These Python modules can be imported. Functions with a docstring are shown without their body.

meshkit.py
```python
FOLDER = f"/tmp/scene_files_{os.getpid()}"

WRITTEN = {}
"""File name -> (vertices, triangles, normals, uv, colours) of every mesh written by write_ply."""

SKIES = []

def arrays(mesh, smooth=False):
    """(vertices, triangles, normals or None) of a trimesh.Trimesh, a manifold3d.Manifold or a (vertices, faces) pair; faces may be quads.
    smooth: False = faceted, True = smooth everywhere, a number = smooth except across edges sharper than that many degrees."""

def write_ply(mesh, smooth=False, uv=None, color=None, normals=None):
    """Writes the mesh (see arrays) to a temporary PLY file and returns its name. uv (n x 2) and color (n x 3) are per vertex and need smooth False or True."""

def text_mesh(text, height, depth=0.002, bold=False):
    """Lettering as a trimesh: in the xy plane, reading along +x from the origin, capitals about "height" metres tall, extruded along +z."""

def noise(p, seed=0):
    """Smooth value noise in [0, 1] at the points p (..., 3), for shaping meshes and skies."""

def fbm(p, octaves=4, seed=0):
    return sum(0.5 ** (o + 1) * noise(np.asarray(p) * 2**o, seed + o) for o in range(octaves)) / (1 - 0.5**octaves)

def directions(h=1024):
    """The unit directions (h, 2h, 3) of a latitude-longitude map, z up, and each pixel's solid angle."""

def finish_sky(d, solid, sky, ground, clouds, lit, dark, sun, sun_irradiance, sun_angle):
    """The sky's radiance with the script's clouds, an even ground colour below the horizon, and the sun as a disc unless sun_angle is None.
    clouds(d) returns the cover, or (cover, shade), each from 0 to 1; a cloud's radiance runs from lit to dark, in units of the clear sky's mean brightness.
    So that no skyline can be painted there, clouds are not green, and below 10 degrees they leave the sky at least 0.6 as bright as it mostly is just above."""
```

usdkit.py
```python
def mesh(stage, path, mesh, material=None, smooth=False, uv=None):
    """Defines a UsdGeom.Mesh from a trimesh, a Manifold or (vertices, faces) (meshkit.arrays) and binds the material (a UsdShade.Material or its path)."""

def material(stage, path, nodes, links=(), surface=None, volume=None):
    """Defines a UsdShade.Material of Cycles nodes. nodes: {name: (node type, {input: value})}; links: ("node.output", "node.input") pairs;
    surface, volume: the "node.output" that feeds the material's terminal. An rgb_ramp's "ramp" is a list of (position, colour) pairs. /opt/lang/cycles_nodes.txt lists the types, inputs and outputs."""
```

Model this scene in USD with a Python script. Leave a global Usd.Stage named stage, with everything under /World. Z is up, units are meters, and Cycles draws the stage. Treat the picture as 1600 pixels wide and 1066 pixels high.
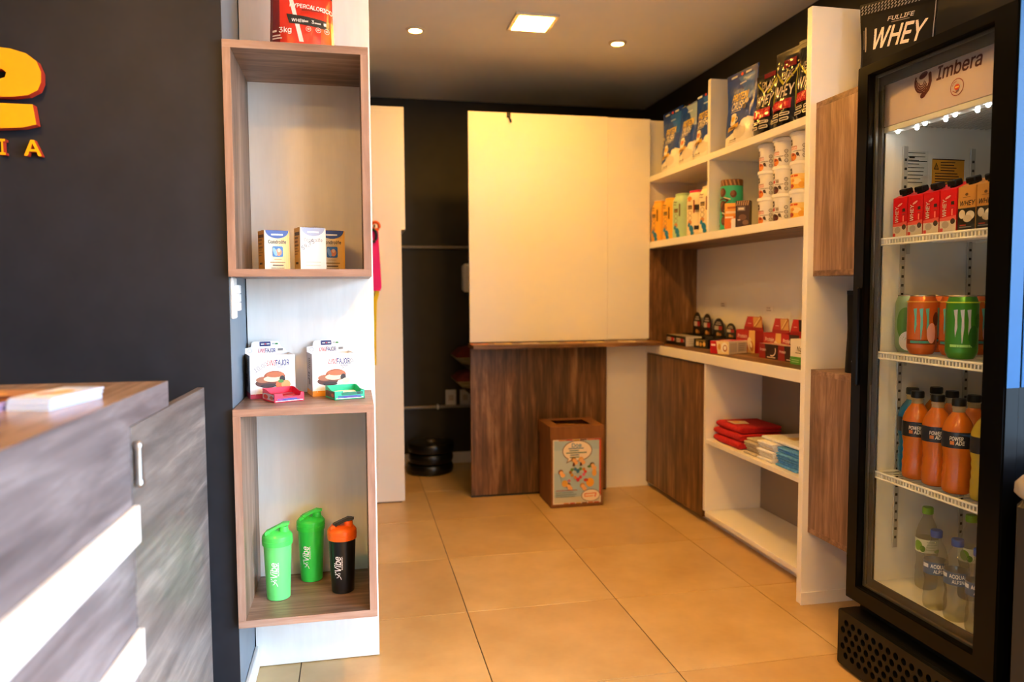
import math, random
import numpy as np, trimesh, usdkit, meshkit
from shapely.geometry import Polygon, Point, LineString, box as sbox
from shapely import affinity
from shapely.ops import unary_union
from pxr import Usd, UsdGeom, UsdLux, UsdShade, Gf, Sdf, Vt

stage = Usd.Stage.CreateInMemory()
UsdGeom.SetStageUpAxis(stage, 'Z'); UsdGeom.SetStageMetersPerUnit(stage, 1.0)
UsdGeom.Xform.Define(stage, '/World'); UsdGeom.Scope.Define(stage, '/World/Looks')
random.seed(7); rng = np.random.default_rng(7)
PI = math.pi

# ---------------------------------------------------------------- camera, sky, exposure
CAM = np.array([-0.4066, -3.4161, 1.2323]); YAW, PITCH, ROLL, FPX = 0.20555, 0.06528, -0.00498, 1181.5
_f = np.array([math.sin(YAW)*math.cos(PITCH), math.cos(YAW)*math.cos(PITCH), -math.sin(PITCH)])
_r = np.array([math.cos(YAW), -math.sin(YAW), 0]); _u = np.cross(_r, _f)
_r, _u = math.cos(ROLL)*_r + math.sin(ROLL)*_u, -math.sin(ROLL)*_r + math.cos(ROLL)*_u
cam = UsdGeom.Camera.Define(stage, '/World/camera')
_m = np.eye(4); _m[0, :3], _m[1, :3], _m[2, :3], _m[3, :3] = _r, _u, -_f, CAM
cam.AddTransformOp().Set(Gf.Matrix4d(_m.tolist()))
cam.CreateHorizontalApertureAttr(36.0); cam.CreateVerticalApertureAttr(36.0*1066/1600)
cam.CreateFocalLengthAttr(FPX/1600*36); cam.CreateFStopAttr(1.9); cam.CreateFocusDistanceAttr(2.45)
cam.CreateClippingRangeAttr(Gf.Vec2f(0.02, 500)); cam.CreateExposureAttr(0.1)

LAMP = 222.0         # radiance of the warm ceiling lamps
WARM = (1.0, 0.47, 0.07)
SUN = 165.0          # sunlight on the street
SKY = 14.0           # daylight through the open shop front
dome = UsdLux.DomeLight.Define(stage, '/World/sky')
dome.CreateIntensityAttr(1.0)
_sky = usdkit.material(stage, '/World/Looks/sky', {
    'tc': ('texture_coordinate', {}), 'sp': ('separate_xyz', {}),
    'rp': ('rgb_ramp', {'ramp': [(0.0, (.16, .17, .18)), (.495, (.20, .21, .22)), (.505, (.64, .83, 1.0)), (.62, (.50, .74, 1.02)), (1.0, (.32, .58, 1.0))]}),
    'mr': ('map_range', {'from_min': -1.0, 'from_max': 1.0, 'to_min': 0.0, 'to_max': 1.0}),
    'nz': ('noise_texture', {'scale': 2.2, 'detail': 6.0, 'roughness': .55}),
    'nr': ('rgb_ramp', {'ramp': [(.46, (0, 0, 0)), (.72, (.35, .35, .35))]}),
    'up': ('math', {'math_type': 'greater_than', 'value2': 0.0}),
    'cf': ('math', {'math_type': 'multiply'}),
    'mx': ('mix_color', {'b': (1.0, 1.02, 1.05)}),
    'bg': ('background_shader', {'strength': SKY})},
    [('tc.generated', 'sp.vector'), ('sp.z', 'mr.value'), ('mr.result', 'rp.fac'), ('tc.generated', 'nz.vector'), ('nz.fac', 'nr.fac'),
     ('sp.z', 'up.value1'), ('up.value', 'cf.value1'), ('nr.color', 'cf.value2'), ('cf.value', 'mx.fac'), ('rp.color', 'mx.a'), ('mx.result', 'bg.color')], surface='bg.background')
UsdShade.MaterialBindingAPI.Apply(dome.GetPrim()).Bind(_sky)

sun = UsdLux.DistantLight.Define(stage, '/World/sun')      # stands behind the shop: it lights the street outside, not the room
sun.CreateAngleAttr(.53); sun.CreateIntensityAttr(SUN); sun.CreateColorAttr(Gf.Vec3f(1., .95, .88)); sun.AddRotateYOp().Set(-38.0)

# ---------------------------------------------------------------- materials
def lin(c):
    if isinstance(c, str): c = tuple(int(c[i:i+2], 16) for i in (1, 3, 5))
    c = np.asarray(c, float)/255
    return tuple(np.where(c <= .04045, c/12.92, ((c+.055)/1.055)**2.4))
_mats = {}
def M(name, color, rough=.5, **kw):
    if name not in _mats:
        _mats[name] = usdkit.material(stage, '/World/Looks/'+name, {'p': ('principled_bsdf', {'base_color': lin(color), 'roughness': rough, **kw})}, surface='p.BSDF')
    return _mats[name]
def MN(name, c1, c2, scale=6., rough=.5, stretch=(1, 1, 1), bump=0., detail=4., lo=.35, hi=.65, space='geometry.position', **kw):
    """two tones mixed by noise, with an optional bump"""
    if name not in _mats:
        src = space.split('.')
        nodes = {'g': (src[0], {}), 'm': ('mapping', {'scale': stretch}), 'n': ('noise_texture', {'scale': scale, 'detail': detail, 'roughness': .6}),
                 'r': ('rgb_ramp', {'ramp': [(lo, lin(c1)), (hi, lin(c2))]}), 'p': ('principled_bsdf', {'roughness': rough, **kw})}
        links = [('g.'+src[1], 'm.vector'), ('m.vector', 'n.vector'), ('n.fac', 'r.fac'), ('r.color', 'p.base_color')]
        if bump:
            nodes['b'] = ('bump', {'strength': bump, 'distance': .002}); links += [('n.fac', 'b.height'), ('b.normal', 'p.normal')]
        _mats[name] = usdkit.material(stage, '/World/Looks/'+name, nodes, links, surface='p.BSDF')
    return _mats[name]
def wood(name, axis, tones, off=(0, 0, 0), rough=.42):
    """rustic oak laminate: fine fibres along one axis, broad smoky patches across"""
    if name not in _mats:
        s = [16., 16., 16.]; s[axis] = 1.1
        b = [5., 5., 5.]; b[axis] = 1.4
        nodes = {'g': ('geometry', {}), 'm1': ('mapping', {'scale': s, 'location': off}), 'm2': ('mapping', {'scale': b, 'location': off}),
                 'n1': ('noise_texture', {'scale': 2.2, 'detail': 9., 'roughness': .68, 'distortion': .5}), 'n2': ('noise_texture', {'scale': 1., 'detail': 4., 'roughness': .6, 'distortion': .9}),
                 'mx': ('math', {'math_type': 'multiply_add', 'value2': .55, 'value3': 0.}), 'ad': ('math', {'math_type': 'multiply_add', 'value2': .45}),
                 'r': ('rgb_ramp', {'ramp': list(zip((.33, .44, .53, .63), [lin(t) for t in tones]))}),
                 'b': ('bump', {'strength': .25, 'distance': .001}), 'p': ('principled_bsdf', {'roughness': rough})}
        links = [('g.position', 'm1.vector'), ('g.position', 'm2.vector'), ('m1.vector', 'n1.vector'), ('m2.vector', 'n2.vector'), ('n1.fac', 'mx.value1'), ('n2.fac', 'ad.value1'),
                 ('mx.value', 'ad.value3'), ('ad.value', 'r.fac'), ('r.color', 'p.base_color'), ('n1.fac', 'b.height'), ('b.normal', 'p.normal')]
        _mats[name] = usdkit.material(stage, '/World/Looks/'+name, nodes, links, surface='p.BSDF')
    return _mats[name]
def emit(name, color, strength):
    if name not in _mats:
        _mats[name] = usdkit.material(stage, '/World/Looks/'+name, {'e': ('emission', {'color': color, 'strength': strength})}, surface='e.emission')
    return _mats[name]
def printed(name='printed', rough=.4, **kw):
    if name not in _mats:
        _mats[name] = usdkit.material(stage, '/World/Looks/'+name, {'a': ('attribute', {'attribute': 'Col'}), 'p': ('principled_bsdf', {'roughness': rough, **kw})}, [('a.color', 'p.base_color')], surface='p.BSDF')
    return _mats[name]
def pane(name, tint, base=.04, rough=.02, ior=1.5, haze=0., hazec=(255, 255, 255)):
    if name not in _mats:
        nodes = {'f0': ('fresnel', {'IOR': ior}), 'ge': ('geometry', {}), 'fb': ('math', {'math_type': 'subtract', 'value1': 1.0}), 'f': ('math', {'math_type': 'multiply'}), 't': ('transparent_bsdf', {'color': tint}), 'g': ('glossy_bsdf', {'color': (1, 1, 1), 'roughness': rough}), 'm': ('mix_closure', {})}
        links = [('ge.backfacing', 'fb.value2'), ('f0.fac', 'f.value1'), ('fb.value', 'f.value2'), ('f.value', 'm.fac'), ('t.BSDF', 'm.closure1'), ('g.BSDF', 'm.closure2')]; out = 'm.closure'
        if haze:
            nodes['d'] = ('diffuse_bsdf', {'color': lin(hazec)}); nodes['h'] = ('mix_closure', {'fac': haze})
            links += [('m.closure', 'h.closure1'), ('d.BSDF', 'h.closure2')]; out = 'h.closure'
        _mats[name] = usdkit.material(stage, '/World/Looks/'+name, nodes, links, surface=out)
    return _mats[name]

OAK = ('#42301f', '#6a503f', '#886a57', '#ab8d79')
OAKD = ('#2a1808', '#533719', '#76512f', '#a17a50')
ASH = ('#3c3637', '#554e51', '#6b6467', '#8a8488')
ASHG = ('#3b3634', '#56504e', '#6e6764', '#938b86')
wood_x, wood_y, wood_z = wood('oak_grain_across', 0, OAK), wood('oak_grain_deep', 1, OAK, (3, 0, 1)), wood('oak_grain_upright', 2, OAK, (1, 2, 0))
wood_edge = wood('oak_edge', 0, ('#7d5f50', '#93715f', '#a6826f', '#b99a88'), (0, 0, 5)); wood_edge_z = wood('oak_edge_upright', 2, ('#7d5f50', '#93715f', '#a6826f', '#b99a88'), (0, 5, 5))
oak_dark = wood('dark_oak_upright', 2, OAKD, (4, 1, 0)); oak_dark_y = wood('dark_oak_deep', 1, OAKD, (2, 1, 4)); oak_dark_x = wood('dark_oak_across', 0, OAKD, (2, 3, 4))
ash_y = wood('weathered_oak_deep', 1, ASH, (0, 1, 2), .38); ash_gate = wood('weathered_oak_gate', 1, ASHG, (5, 4, 2), .38); desk_top_m = wood('oak_desk_top', 1, ('#5a4638', '#7c6149', '#92775d', '#a88d74'), (0, 1, 2), .22)
white = MN('white_laminate', '#e9e7e4', '#efedea', 30., .38, (1, 1, .15), 0.)
white_warm = MN('white_melamine', '#edeae3', '#eeebe4', 5., .36, (1, 1, 1), 0.)
taupe = M('taupe_board', '#8f8072', .5)
black_wall = MN('black_wall_paint', '#17191f', '#1f2128', 7., .5, (1, 1, 1), .1, 6., specular_ior_level=.35)
back_black = MN('back_wall_paint', '#1c1a18', '#24211f', 7., .55, (1, 1, 1), .1)
grey_wall = MN('grey_wall_paint', '#6d7b88', '#74838f', 7., .5)
ceil_m = MN('ceiling_paint', '#efece6', '#f3f0ea', 3., .8)
skirt = M('white_skirting', '#e8e6e2', .35)
plastic_w, plastic_k = M('white_plastic', '#eeeeec', .35), M('black_plastic', '#111112', .4)
gloss_k = M('gloss_black_steel', '#050506', .2, specular_ior_level=.13)
satin_k = M('satin_black_plastic', '#0c0c0d', .36, specular_ior_level=.25)
chrome = M('brushed_steel', '#b9b0a8', .28, metallic=1.0)

# ---------------------------------------------------------------- scene helpers
_count = {}
def numbered(path):
    n = _count.get(path, 0); _count[path] = n+1
    return path if n == 0 else f'{path}_{n:03d}'
def tag(prim, label=None, cat=None, group=None, kind=None):
    for k, v in (('label', label), ('category', cat), ('group', group), ('kind', kind)):
        if v: prim.SetCustomDataByKey(k, v)
class T:
    """a thing: an Xform at its base; parts are meshes under it"""
    def __init__(s, name, label, cat=None, loc=(0, 0, 0), rotz=0., group=None, kind=None):
        s.path = numbered('/World/'+name); x = UsdGeom.Xform.Define(stage, s.path); s.loc = np.array(loc, float); s.rotz = rotz
        x.AddTranslateOp().Set(Gf.Vec3d(*map(float, loc))); x.AddRotateZOp().Set(float(rotz)); s.prim = x.GetPrim(); tag(s.prim, label, cat, group, kind); s.group = group; s.name = name
    def part(s, name, mesh, mat, smooth=False, label=None, kind=None):
        return part(s.path, name, mesh, mat, smooth, label, kind)
    def w(s, name, mesh, mat, smooth=False, label=None, kind=None):      # mesh given in room coordinates
        mesh = mesh.copy() if hasattr(mesh, 'copy') else mesh; mesh.apply_translation(-s.loc)
        return part(s.path, name, mesh, mat, smooth, label, kind)
    def dup(s, loc, rotz, label, group=None):
        p = numbered('/World/'+s.name); x = UsdGeom.Xform.Define(stage, p); x.GetPrim().GetReferences().AddInternalReference(s.path)
        x.ClearXformOpOrder(); x.AddTranslateOp().Set(Gf.Vec3d(*map(float, loc))); x.AddRotateZOp().Set(float(rotz)); x.GetPrim().SetInstanceable(True)
        tag(x.GetPrim(), label, None, group); return x.GetPrim()
def part(parent, name, mesh, mat, smooth=False, label=None, kind=None):
    p = numbered(f'{parent}/{name}')
    if isinstance(mesh, Art):
        v, f, c = mesh.done
        m = usdkit.mesh(stage, p, (v, f), mat); UsdGeom.PrimvarsAPI(m).CreatePrimvar('Col', Sdf.ValueTypeNames.Color3fArray, 'vertex').Set(Vt.Vec3fArray.FromNumpy(c.astype(np.float32)))
    else:
        m = usdkit.mesh(stage, p, mesh, mat, smooth)
    tag(m.GetPrim(), label, None, None, kind); return p
def solid(name, mesh, mat, label, cat=None, group=None, kind=None, smooth=False):   # a top-level thing of one mesh
    p = part('/World', name, mesh, mat, smooth); tag(stage.GetPrimAtPath(p), label, cat, group, kind); return p

def cat(*ms):
    ms = [m for x in ms for m in (x if isinstance(x, (list, tuple)) else [x])]
    return trimesh.util.concatenate(ms) if len(ms) > 1 else ms[0]
def bx(x0, x1, y0, y1, z0, z1, b=0.):
    if b <= 0:
        m = trimesh.creation.box((x1-x0, y1-y0, z1-z0)); m.apply_translation(((x0+x1)/2, (y0+y1)/2, (z0+z1)/2)); return m
    P = []
    for x, dx in ((x0, b), (x1, -b)):
        for y, dy in ((y0, b), (y1, -b)):
            for z, dz in ((z0, b), (z1, -b)):
                P += [(x, y+dy, z+dz), (x+dx, y, z+dz), (x+dx, y+dy, z)]
    return trimesh.Trimesh(np.array(P)).convex_hull
def lathe(prof, seg=32, power=2., sx=1., sy=1.):
    """profile [(r, z)] turned about z; power > 2 squares the section off"""
    a = np.arange(seg)*2*PI/seg; c, s_ = np.cos(a), np.sin(a)
    k = (np.abs(c)**power+np.abs(s_)**power)**(-1/power); ring = np.stack([c*k*sx, s_*k*sy], 1)
    V, F, rows = [], [], []
    for r, z in prof:
        if r <= 1e-6: V.append([0, 0, z]); rows.append([len(V)-1]*seg)
        else:
            n = len(V); V += [[r*x, r*y, z] for x, y in ring]; rows.append(list(range(n, n+seg)))
    for A, B in zip(rows, rows[1:]):
        for i in range(seg):
            j = (i+1) % seg
            if A[i] != A[j]: F.append((A[i], A[j], B[j]))
            if B[i] != B[j]: F.append((A[i], B[j], B[i]))
    m = trimesh.Trimesh(np.array(V, float), np.array(F), process=False); return m
def tube(path, r, seg=10, closed=False):
    p = np.asarray(path, float); n = len(p)
    t = np.roll(p, -1, 0)-np.roll(p, 1, 0) if closed else np.gradient(p, axis=0)
    t /= np.linalg.norm(t, axis=1, keepdims=True)
    up = np.where(np.abs(t[:, 2:]) < .9, [[0, 0, 1.]], [[1., 0, 0]]); a = np.cross(t, up); a /= np.linalg.norm(a, axis=1, keepdims=True); b = np.cross(t, a)
    g = np.arange(seg)*2*PI/seg; rr = np.broadcast_to(np.asarray(r, float), (n,))
    V = p[:, None]+rr[:, None, None]*(np.cos(g)[None, :, None]*a[:, None]+np.sin(g)[None, :, None]*b[:, None]); V = V.reshape(-1, 3); F = []
    for i in range(n if closed else n-1):
        k = (i+1) % n
        for j in range(seg):
            l = (j+1) % seg; F += [(i*seg+j, k*seg+l, i*seg+l), (i*seg+j, k*seg+j, k*seg+l)]
    if not closed:
        V = np.vstack([V, p[:1], p[-1:]]); c0, c1 = len(V)-2, len(V)-1
        for j in range(seg):
            l = (j+1) % seg; F += [(c0, j, l), (c1, (n-1)*seg+l, (n-1)*seg+j)]
    m = trimesh.Trimesh(V, np.array(F), process=False); m.fix_normals(); return m
def ext(poly, d, frame='xz', at=0.):
    """polygon extruded by d. frame xz: drawn in x,z and running from y=at to at+d; yz: drawn in y,z, running along x; xy: along z"""
    m = cat([trimesh.creation.extrude_polygon(g, d, engine='earcut') for g in getattr(poly, 'geoms', [poly])]); v = m.vertices.copy()
    m.vertices = {'xz': np.stack([v[:, 0], v[:, 2]+at, v[:, 1]], 1), 'yz': np.stack([v[:, 2]+at, v[:, 0], v[:, 1]], 1), 'xy': v+[0, 0, at]}[frame]
    if frame == 'xz': m.invert()
    return m
def moved(m, loc=(0, 0, 0), rz=0., rx=0., ry=0.):
    m = m.copy()
    for ang, ax in ((rx, (1, 0, 0)), (ry, (0, 1, 0)), (rz, (0, 0, 1))):
        if ang: m.apply_transform(trimesh.transformations.rotation_matrix(math.radians(ang), ax))
    m.apply_translation(loc); return m
def rrect(x0, y0, x1, y1, r): return sbox(x0+r, y0+r, x1-r, y1-r).buffer(r, 6)

# ---------------------------------------------------------------- flat print
_glyphs = {}
def glyphs(s, bold):
    if (s, bold) not in _glyphs:
        m = meshkit.text_mesh(s, 1.0, .01, bold); keep = np.all(m.vertices[m.faces][:, :, 2] > .005, axis=1)
        f = m.faces[keep]; u, inv = np.unique(f, return_inverse=True); _glyphs[(s, bold)] = (m.vertices[u][:, :2], inv.reshape(f.shape))
    return _glyphs[(s, bold)]
class Art:
    def __init__(s): s.L = []
    def add(s, v, f, c): s.L.append((np.asarray(v, float), np.asarray(f, int), lin(c))); return s
    def poly(s, g, c):
        for q in getattr(g, 'geoms', [g]):
            if q.area > 1e-9:
                v, f = trimesh.creation.triangulate_polygon(q, engine='earcut'); s.add(v, f, c)
        return s
    def rect(s, x0, y0, x1, y1, c): return s.add([(x0, y0), (x1, y0), (x1, y1), (x0, y1)], [(0, 1, 2), (0, 2, 3)], c)
    def ell(s, x, y, rx, ry, c, rot=0.): return s.poly(affinity.translate(affinity.rotate(affinity.scale(Point(0, 0).buffer(1, 8), rx, ry), rot, (0, 0)), x, y), c)
    def ring(s, x, y, r, w, c): return s.poly(Point(x, y).buffer(r, 10).difference(Point(x, y).buffer(r-w, 10)), c)
    def line(s, pts, w, c): return s.poly(LineString(pts).buffer(w/2, 3), c)
    def shift(s, dx, dy, n0=0):
        s.L = s.L[:n0]+[(v+[dx, dy], f, c) for v, f, c in s.L[n0:]]; return s
    def text(s, t, x, y, h, c, bold=False, center=False, shear=0., rot=0., width=None):
        v, f = glyphs(t, bold); v = v*h
        if width: v[:, 0] *= width/max(1e-6, np.ptp(v[:, 0]))
        if center: v[:, 0] -= (v[:, 0].max()+v[:, 0].min())/2
        v = v+np.outer(v[:, 1], [shear, 0]); a = math.radians(rot)
        v = v@np.array([[math.cos(a), math.sin(a)], [-math.sin(a), math.cos(a)]]); return s.add(v+[x, y], f, c)
    def bars(s, x0, y0, x1, n, pitch, h, c, seed=0):     # lines of print too small to read
        g = random.Random(seed)
        for i in range(n): s.rect(x0, y0-i*pitch, x0+(x1-x0)*g.uniform(.6, 1.), y0-i*pitch+h, c)
        return s
    def on(s, fn, edge=None, eps=.00035, start=1.):
        V, F, C, n = [], [], [], 0
        for i, (v, f, c) in enumerate(s.L):
            used, fi = np.unique(f, return_inverse=True); v, f = v[used], fi.reshape(f.shape)
            if edge:
                v3, f = trimesh.remesh.subdivide_to_size(np.column_stack([v, np.zeros(len(v))]), f, edge, max_iter=12); v = v3[:, :2]
            a = v[f]; w = np.cross(a[:, 1]-a[:, 0], a[:, 2]-a[:, 0]) < 0
            f = f.copy(); f[w] = f[w][:, ::-1]
            V.append(fn(v[:, 0], v[:, 1], eps*(start+i*.35))); F.append(f+n); n += len(v); C.append(np.tile(c, (len(v), 1)))
        s.done = (np.vstack(V), np.vstack(F), np.vstack(C)); return s
def front(y=0., x0=0., z0=0.): return lambda u, v, h: np.stack([u+x0, np.full_like(u, y)-h, v+z0], 1)      # faces -y
def leftface(x=0., y0=0., z0=0.): return lambda u, v, h: np.stack([np.full_like(u, x)-h, y0-u, v+z0], 1)     # faces -x, u runs to -y
def topface(z=0., x0=0., y0=0.): return lambda u, v, h: np.stack([u+x0, v+y0, np.full_like(u, z)+h], 1)
def around(R, z0=0., a0=0., power=2.):      # wraps round a turned body; R number or function of height; u = arc length, 0 facing -y
    Rf = R if callable(R) else (lambda z: R+0*z)
    def fn(u, v, h):
        r = Rf(v+z0); a = u/np.mean(r)+a0; c, s_ = np.sin(a), -np.cos(a); k = (np.abs(c)**power+np.abs(s_)**power)**(-1/power)*(r+h); return np.stack([c*k, s_*k, v+z0], 1)
    return fn
PR = printed(); PRG = printed('printed_gloss', .26, specular_ior_level=.4); PRM = printed('printed_matte', .6); PRD = printed('printed_dull', .55, specular_ior_level=.12); PRB = printed('printed_black_film', .12, specular_ior_level=.45)

# ---------------------------------------------------------------- the room
CE, YB, XR, XL, XF, YF = 2.57, 1.95, 1.72, -3.0, 1.95, -8.0
fl = T('floor', None, kind='structure')
fl.part('grout_bed', bx(XL, XF, YF, YB, -.05, -.004), M('grout', '#6f6254', .9))
tile_ms = [MN(f'floor_tile_{k}', a, b, 3.2, .34, (1, 1, 1), .03, 6.) for k, (a, b) in enumerate((('#b6955f', '#c8a872'), ('#b3925c', '#c4a26d'), ('#b99963', '#cbab76')))]
for i in range(-5, 4):
    for j in range(-4, 14):
        x0, x1, y0, y1 = .6*i+.0017, .6*i+.5983, -.6*j+.0017, -.6*j+.5983
        x0, x1, y0, y1 = max(x0, XL), min(x1, XF), max(y0, YF), min(y1, YB)
        if x1-x0 < .03 or y1-y0 < .03 or (x1 < -.76 and y0 > -1.19): continue
        fl.part('tile', bx(x0, x1, y0, y1, -.004, 0, .0012), tile_ms[(i*7+j*5) % 3])
st = lambda name, mesh, mat: solid(name, mesh, mat, None, None, None, 'structure')
st('wall_left', cat(bx(XL, -.757, -1.2, -1.0, 0, CE), bx(-.757, -.745, -1.2, -1.194, 0, CE)), black_wall)
st('wall_return', bx(-.757, -.745, -1.194, -.858, 0, CE), grey_wall)
st('wall_inner_left', bx(-.9, -.757, -1.0, YB, 0, CE), back_black)
st('wall_back', bx(-.9, XR+.12, YB, YB+.12, 0, CE), back_black)
st('wall_right', bx(XR, XR+.12, -1.9, YB, 0, CE), back_black)
st('wall_right_return', bx(XR+.12, XF, -1.9, -1.78, 0, CE), back_black)
st('wall_front', bx(XL, XF+.12, YF-.12, YF, 0, CE), black_wall)
st('wall_front_right', cat(bx(XF, XF+.12, -2.2, -1.78, 0, CE), bx(XF, XF+.12, YF, -7.0, 0, CE), bx(XF, XF+.12, -7.0, -2.2, 2.36, CE)), black_wall)
st('wall_far_left', bx(XL-.12, XL, YF, -1.0, 0, CE), black_wall)
st('ceiling', cat(bx(-.9, XF+.12, YF-.12, YB+.12, CE, CE+.1), bx(XL-.12, -.9, YF-.12, -1.0, CE, CE+.1)), ceil_m)
st('baseboard_left', bx(-.745, -.732, -1.2, -.882, 0, .075, .003), skirt)
st('baseboard_back', bx(-.757, XR, YB-.014, YB, 0, .08, .003), skirt)
st('trim_1', cat(bx(XF+.02, XF+.1, -2.25, -2.201, 0, 2.359), bx(XF+.02, XF+.1, -6.999, -6.95, 0, 2.359), bx(XF+.02, XF+.1, -6.95, -2.25, 2.31, 2.359)), M('shop_front_frame', '#22262c', .4))
st('pavement', bx(XF+.13, 16, -18, 6, -.12, -.02), M('pavement', '#b4b0a8', .9))

# ceiling lamps
LY, LX = .33, .487
for ly in (LY, -1.28, -2.9, -4.6):
    back = ly == LY; row = {-1.28: 'second', -2.9: 'third', -4.6: 'frontmost'}.get(ly)
    for x in (LX, -1.25) if ly < -2 else (LX,):
        t = T('ceiling_panel_light', 'square recessed ceiling light panel glowing warm white between two downlights' if back else f'square ceiling light panel of the {row} row' + (', on the desk side' if x < 0 else ', on the fridge side'), 'ceiling light', (x, ly, CE), 0, 'ceiling lights')
        t.part('frame', ext(sbox(-.108, -.118, .108, .118).difference(sbox(-.088, -.098, .088, .098)), .012, 'xy', -.012), M('lamp_frame', '#d8cbb8', .4))
        t.part('diffuser', bx(-.0875, .0875, -.0975, .0975, -.015, -.002, .003), emit('lamp_panel_back', WARM, LAMP*.76) if back else emit('lamp_panel_second', WARM, LAMP*.72) if ly > -2 else emit('lamp_panel', WARM, LAMP*1.3))
    for x, side in ((-.075, 'left'), (1.01, 'right')):
        t = T('ceiling_downlight', f'round recessed downlight {side} of the square light panel' if back else f'round downlight of the {row} row, {side} one', 'ceiling light', (x, ly+.22, CE), 0, 'ceiling lights')
        t.part('rim', lathe([(.032, -.002), (.033, -.010), (.046, -.007), (.05, -.0005), (.032, -.0005)], 36), M('lamp_frame', '#d8cbb8', .4), 40)
        t.part('bulb_face', lathe([(0, -.006), (.032, -.006), (.032, -.002), (0, -.002)], 30), emit('lamp_spot', WARM, LAMP*1.1) if ly != -1.28 else emit('lamp_spot_second', WARM, LAMP*.7))

# ---------------------------------------------------------------- panels at the back
t = T('partition_panel', 'wide white partition panel above and behind the brown bar counter', 'panel', (.685, 1.01, 0))
t.w('board', bx(.26, 1.111, 1.0, 1.018, .933, 2.279, .0015), white_warm)
t.w('wood_cladding', bx(.262, 1.108, 1.0, 1.02, .012, .894, .0015), oak_dark, label='dark brown oak lower cladding')
t.w('shadow_seam', bx(.262, 1.108, 1.004, 1.018, 0, .012), plastic_k)
t = T('partition_panel', 'narrow white partition panel between the bar cladding and the right shelves', 'panel', (1.4, 1.06, 0))
t.w('board', bx(1.1125, 1.7195, 1.04, 1.058, 0, 2.279, .0015), white_warm)
t.w('edge_strip', bx(1.1125, 1.3845, 1.003, 1.04, .935, 2.277, .0015), white_warm)
t = T('partition_panel', 'tall white panel left of the dark doorway, its foot on the floor', 'panel', (-.44, 1.01, 0))
t.w('board', bx(-.755, -.133, 1.0, 1.02, .006, 2.264, .0015), white_warm)
t.w('foot', bx(-.74, -.15, 1.003, 1.017, 0, .006), plastic_k)
t = T('wall_cabinet', 'white cabinet end peeking out high behind the left panel', 'cabinet', (-.44, 1.2, 0))
t.w('body', bx(-.755, -.108, 1.03, 1.33, 1.592, 2.292, .0015), white_warm)
t.w('door', bx(-.755, -.109, 1.331, 1.348, 1.594, 2.29, .0015), white_warm)
t = T('panel_hook', 'small black hook clipped over the top edge of the wide white panel', 'hook', (.5, 1.0, 2.279))
t.part('clip', cat(bx(-.012, .012, -.004, .024, 0, .003), bx(-.012, .012, -.004, -.001, -.03, .003)), plastic_k)
t.part('hook_arm', tube([(0, -.004, -.02), (.004, -.012, -.035), (.008, -.02, -.05), (.008, -.03, -.06), (.006, -.034, -.045)], .0055, 8), plastic_k, True)

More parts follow.
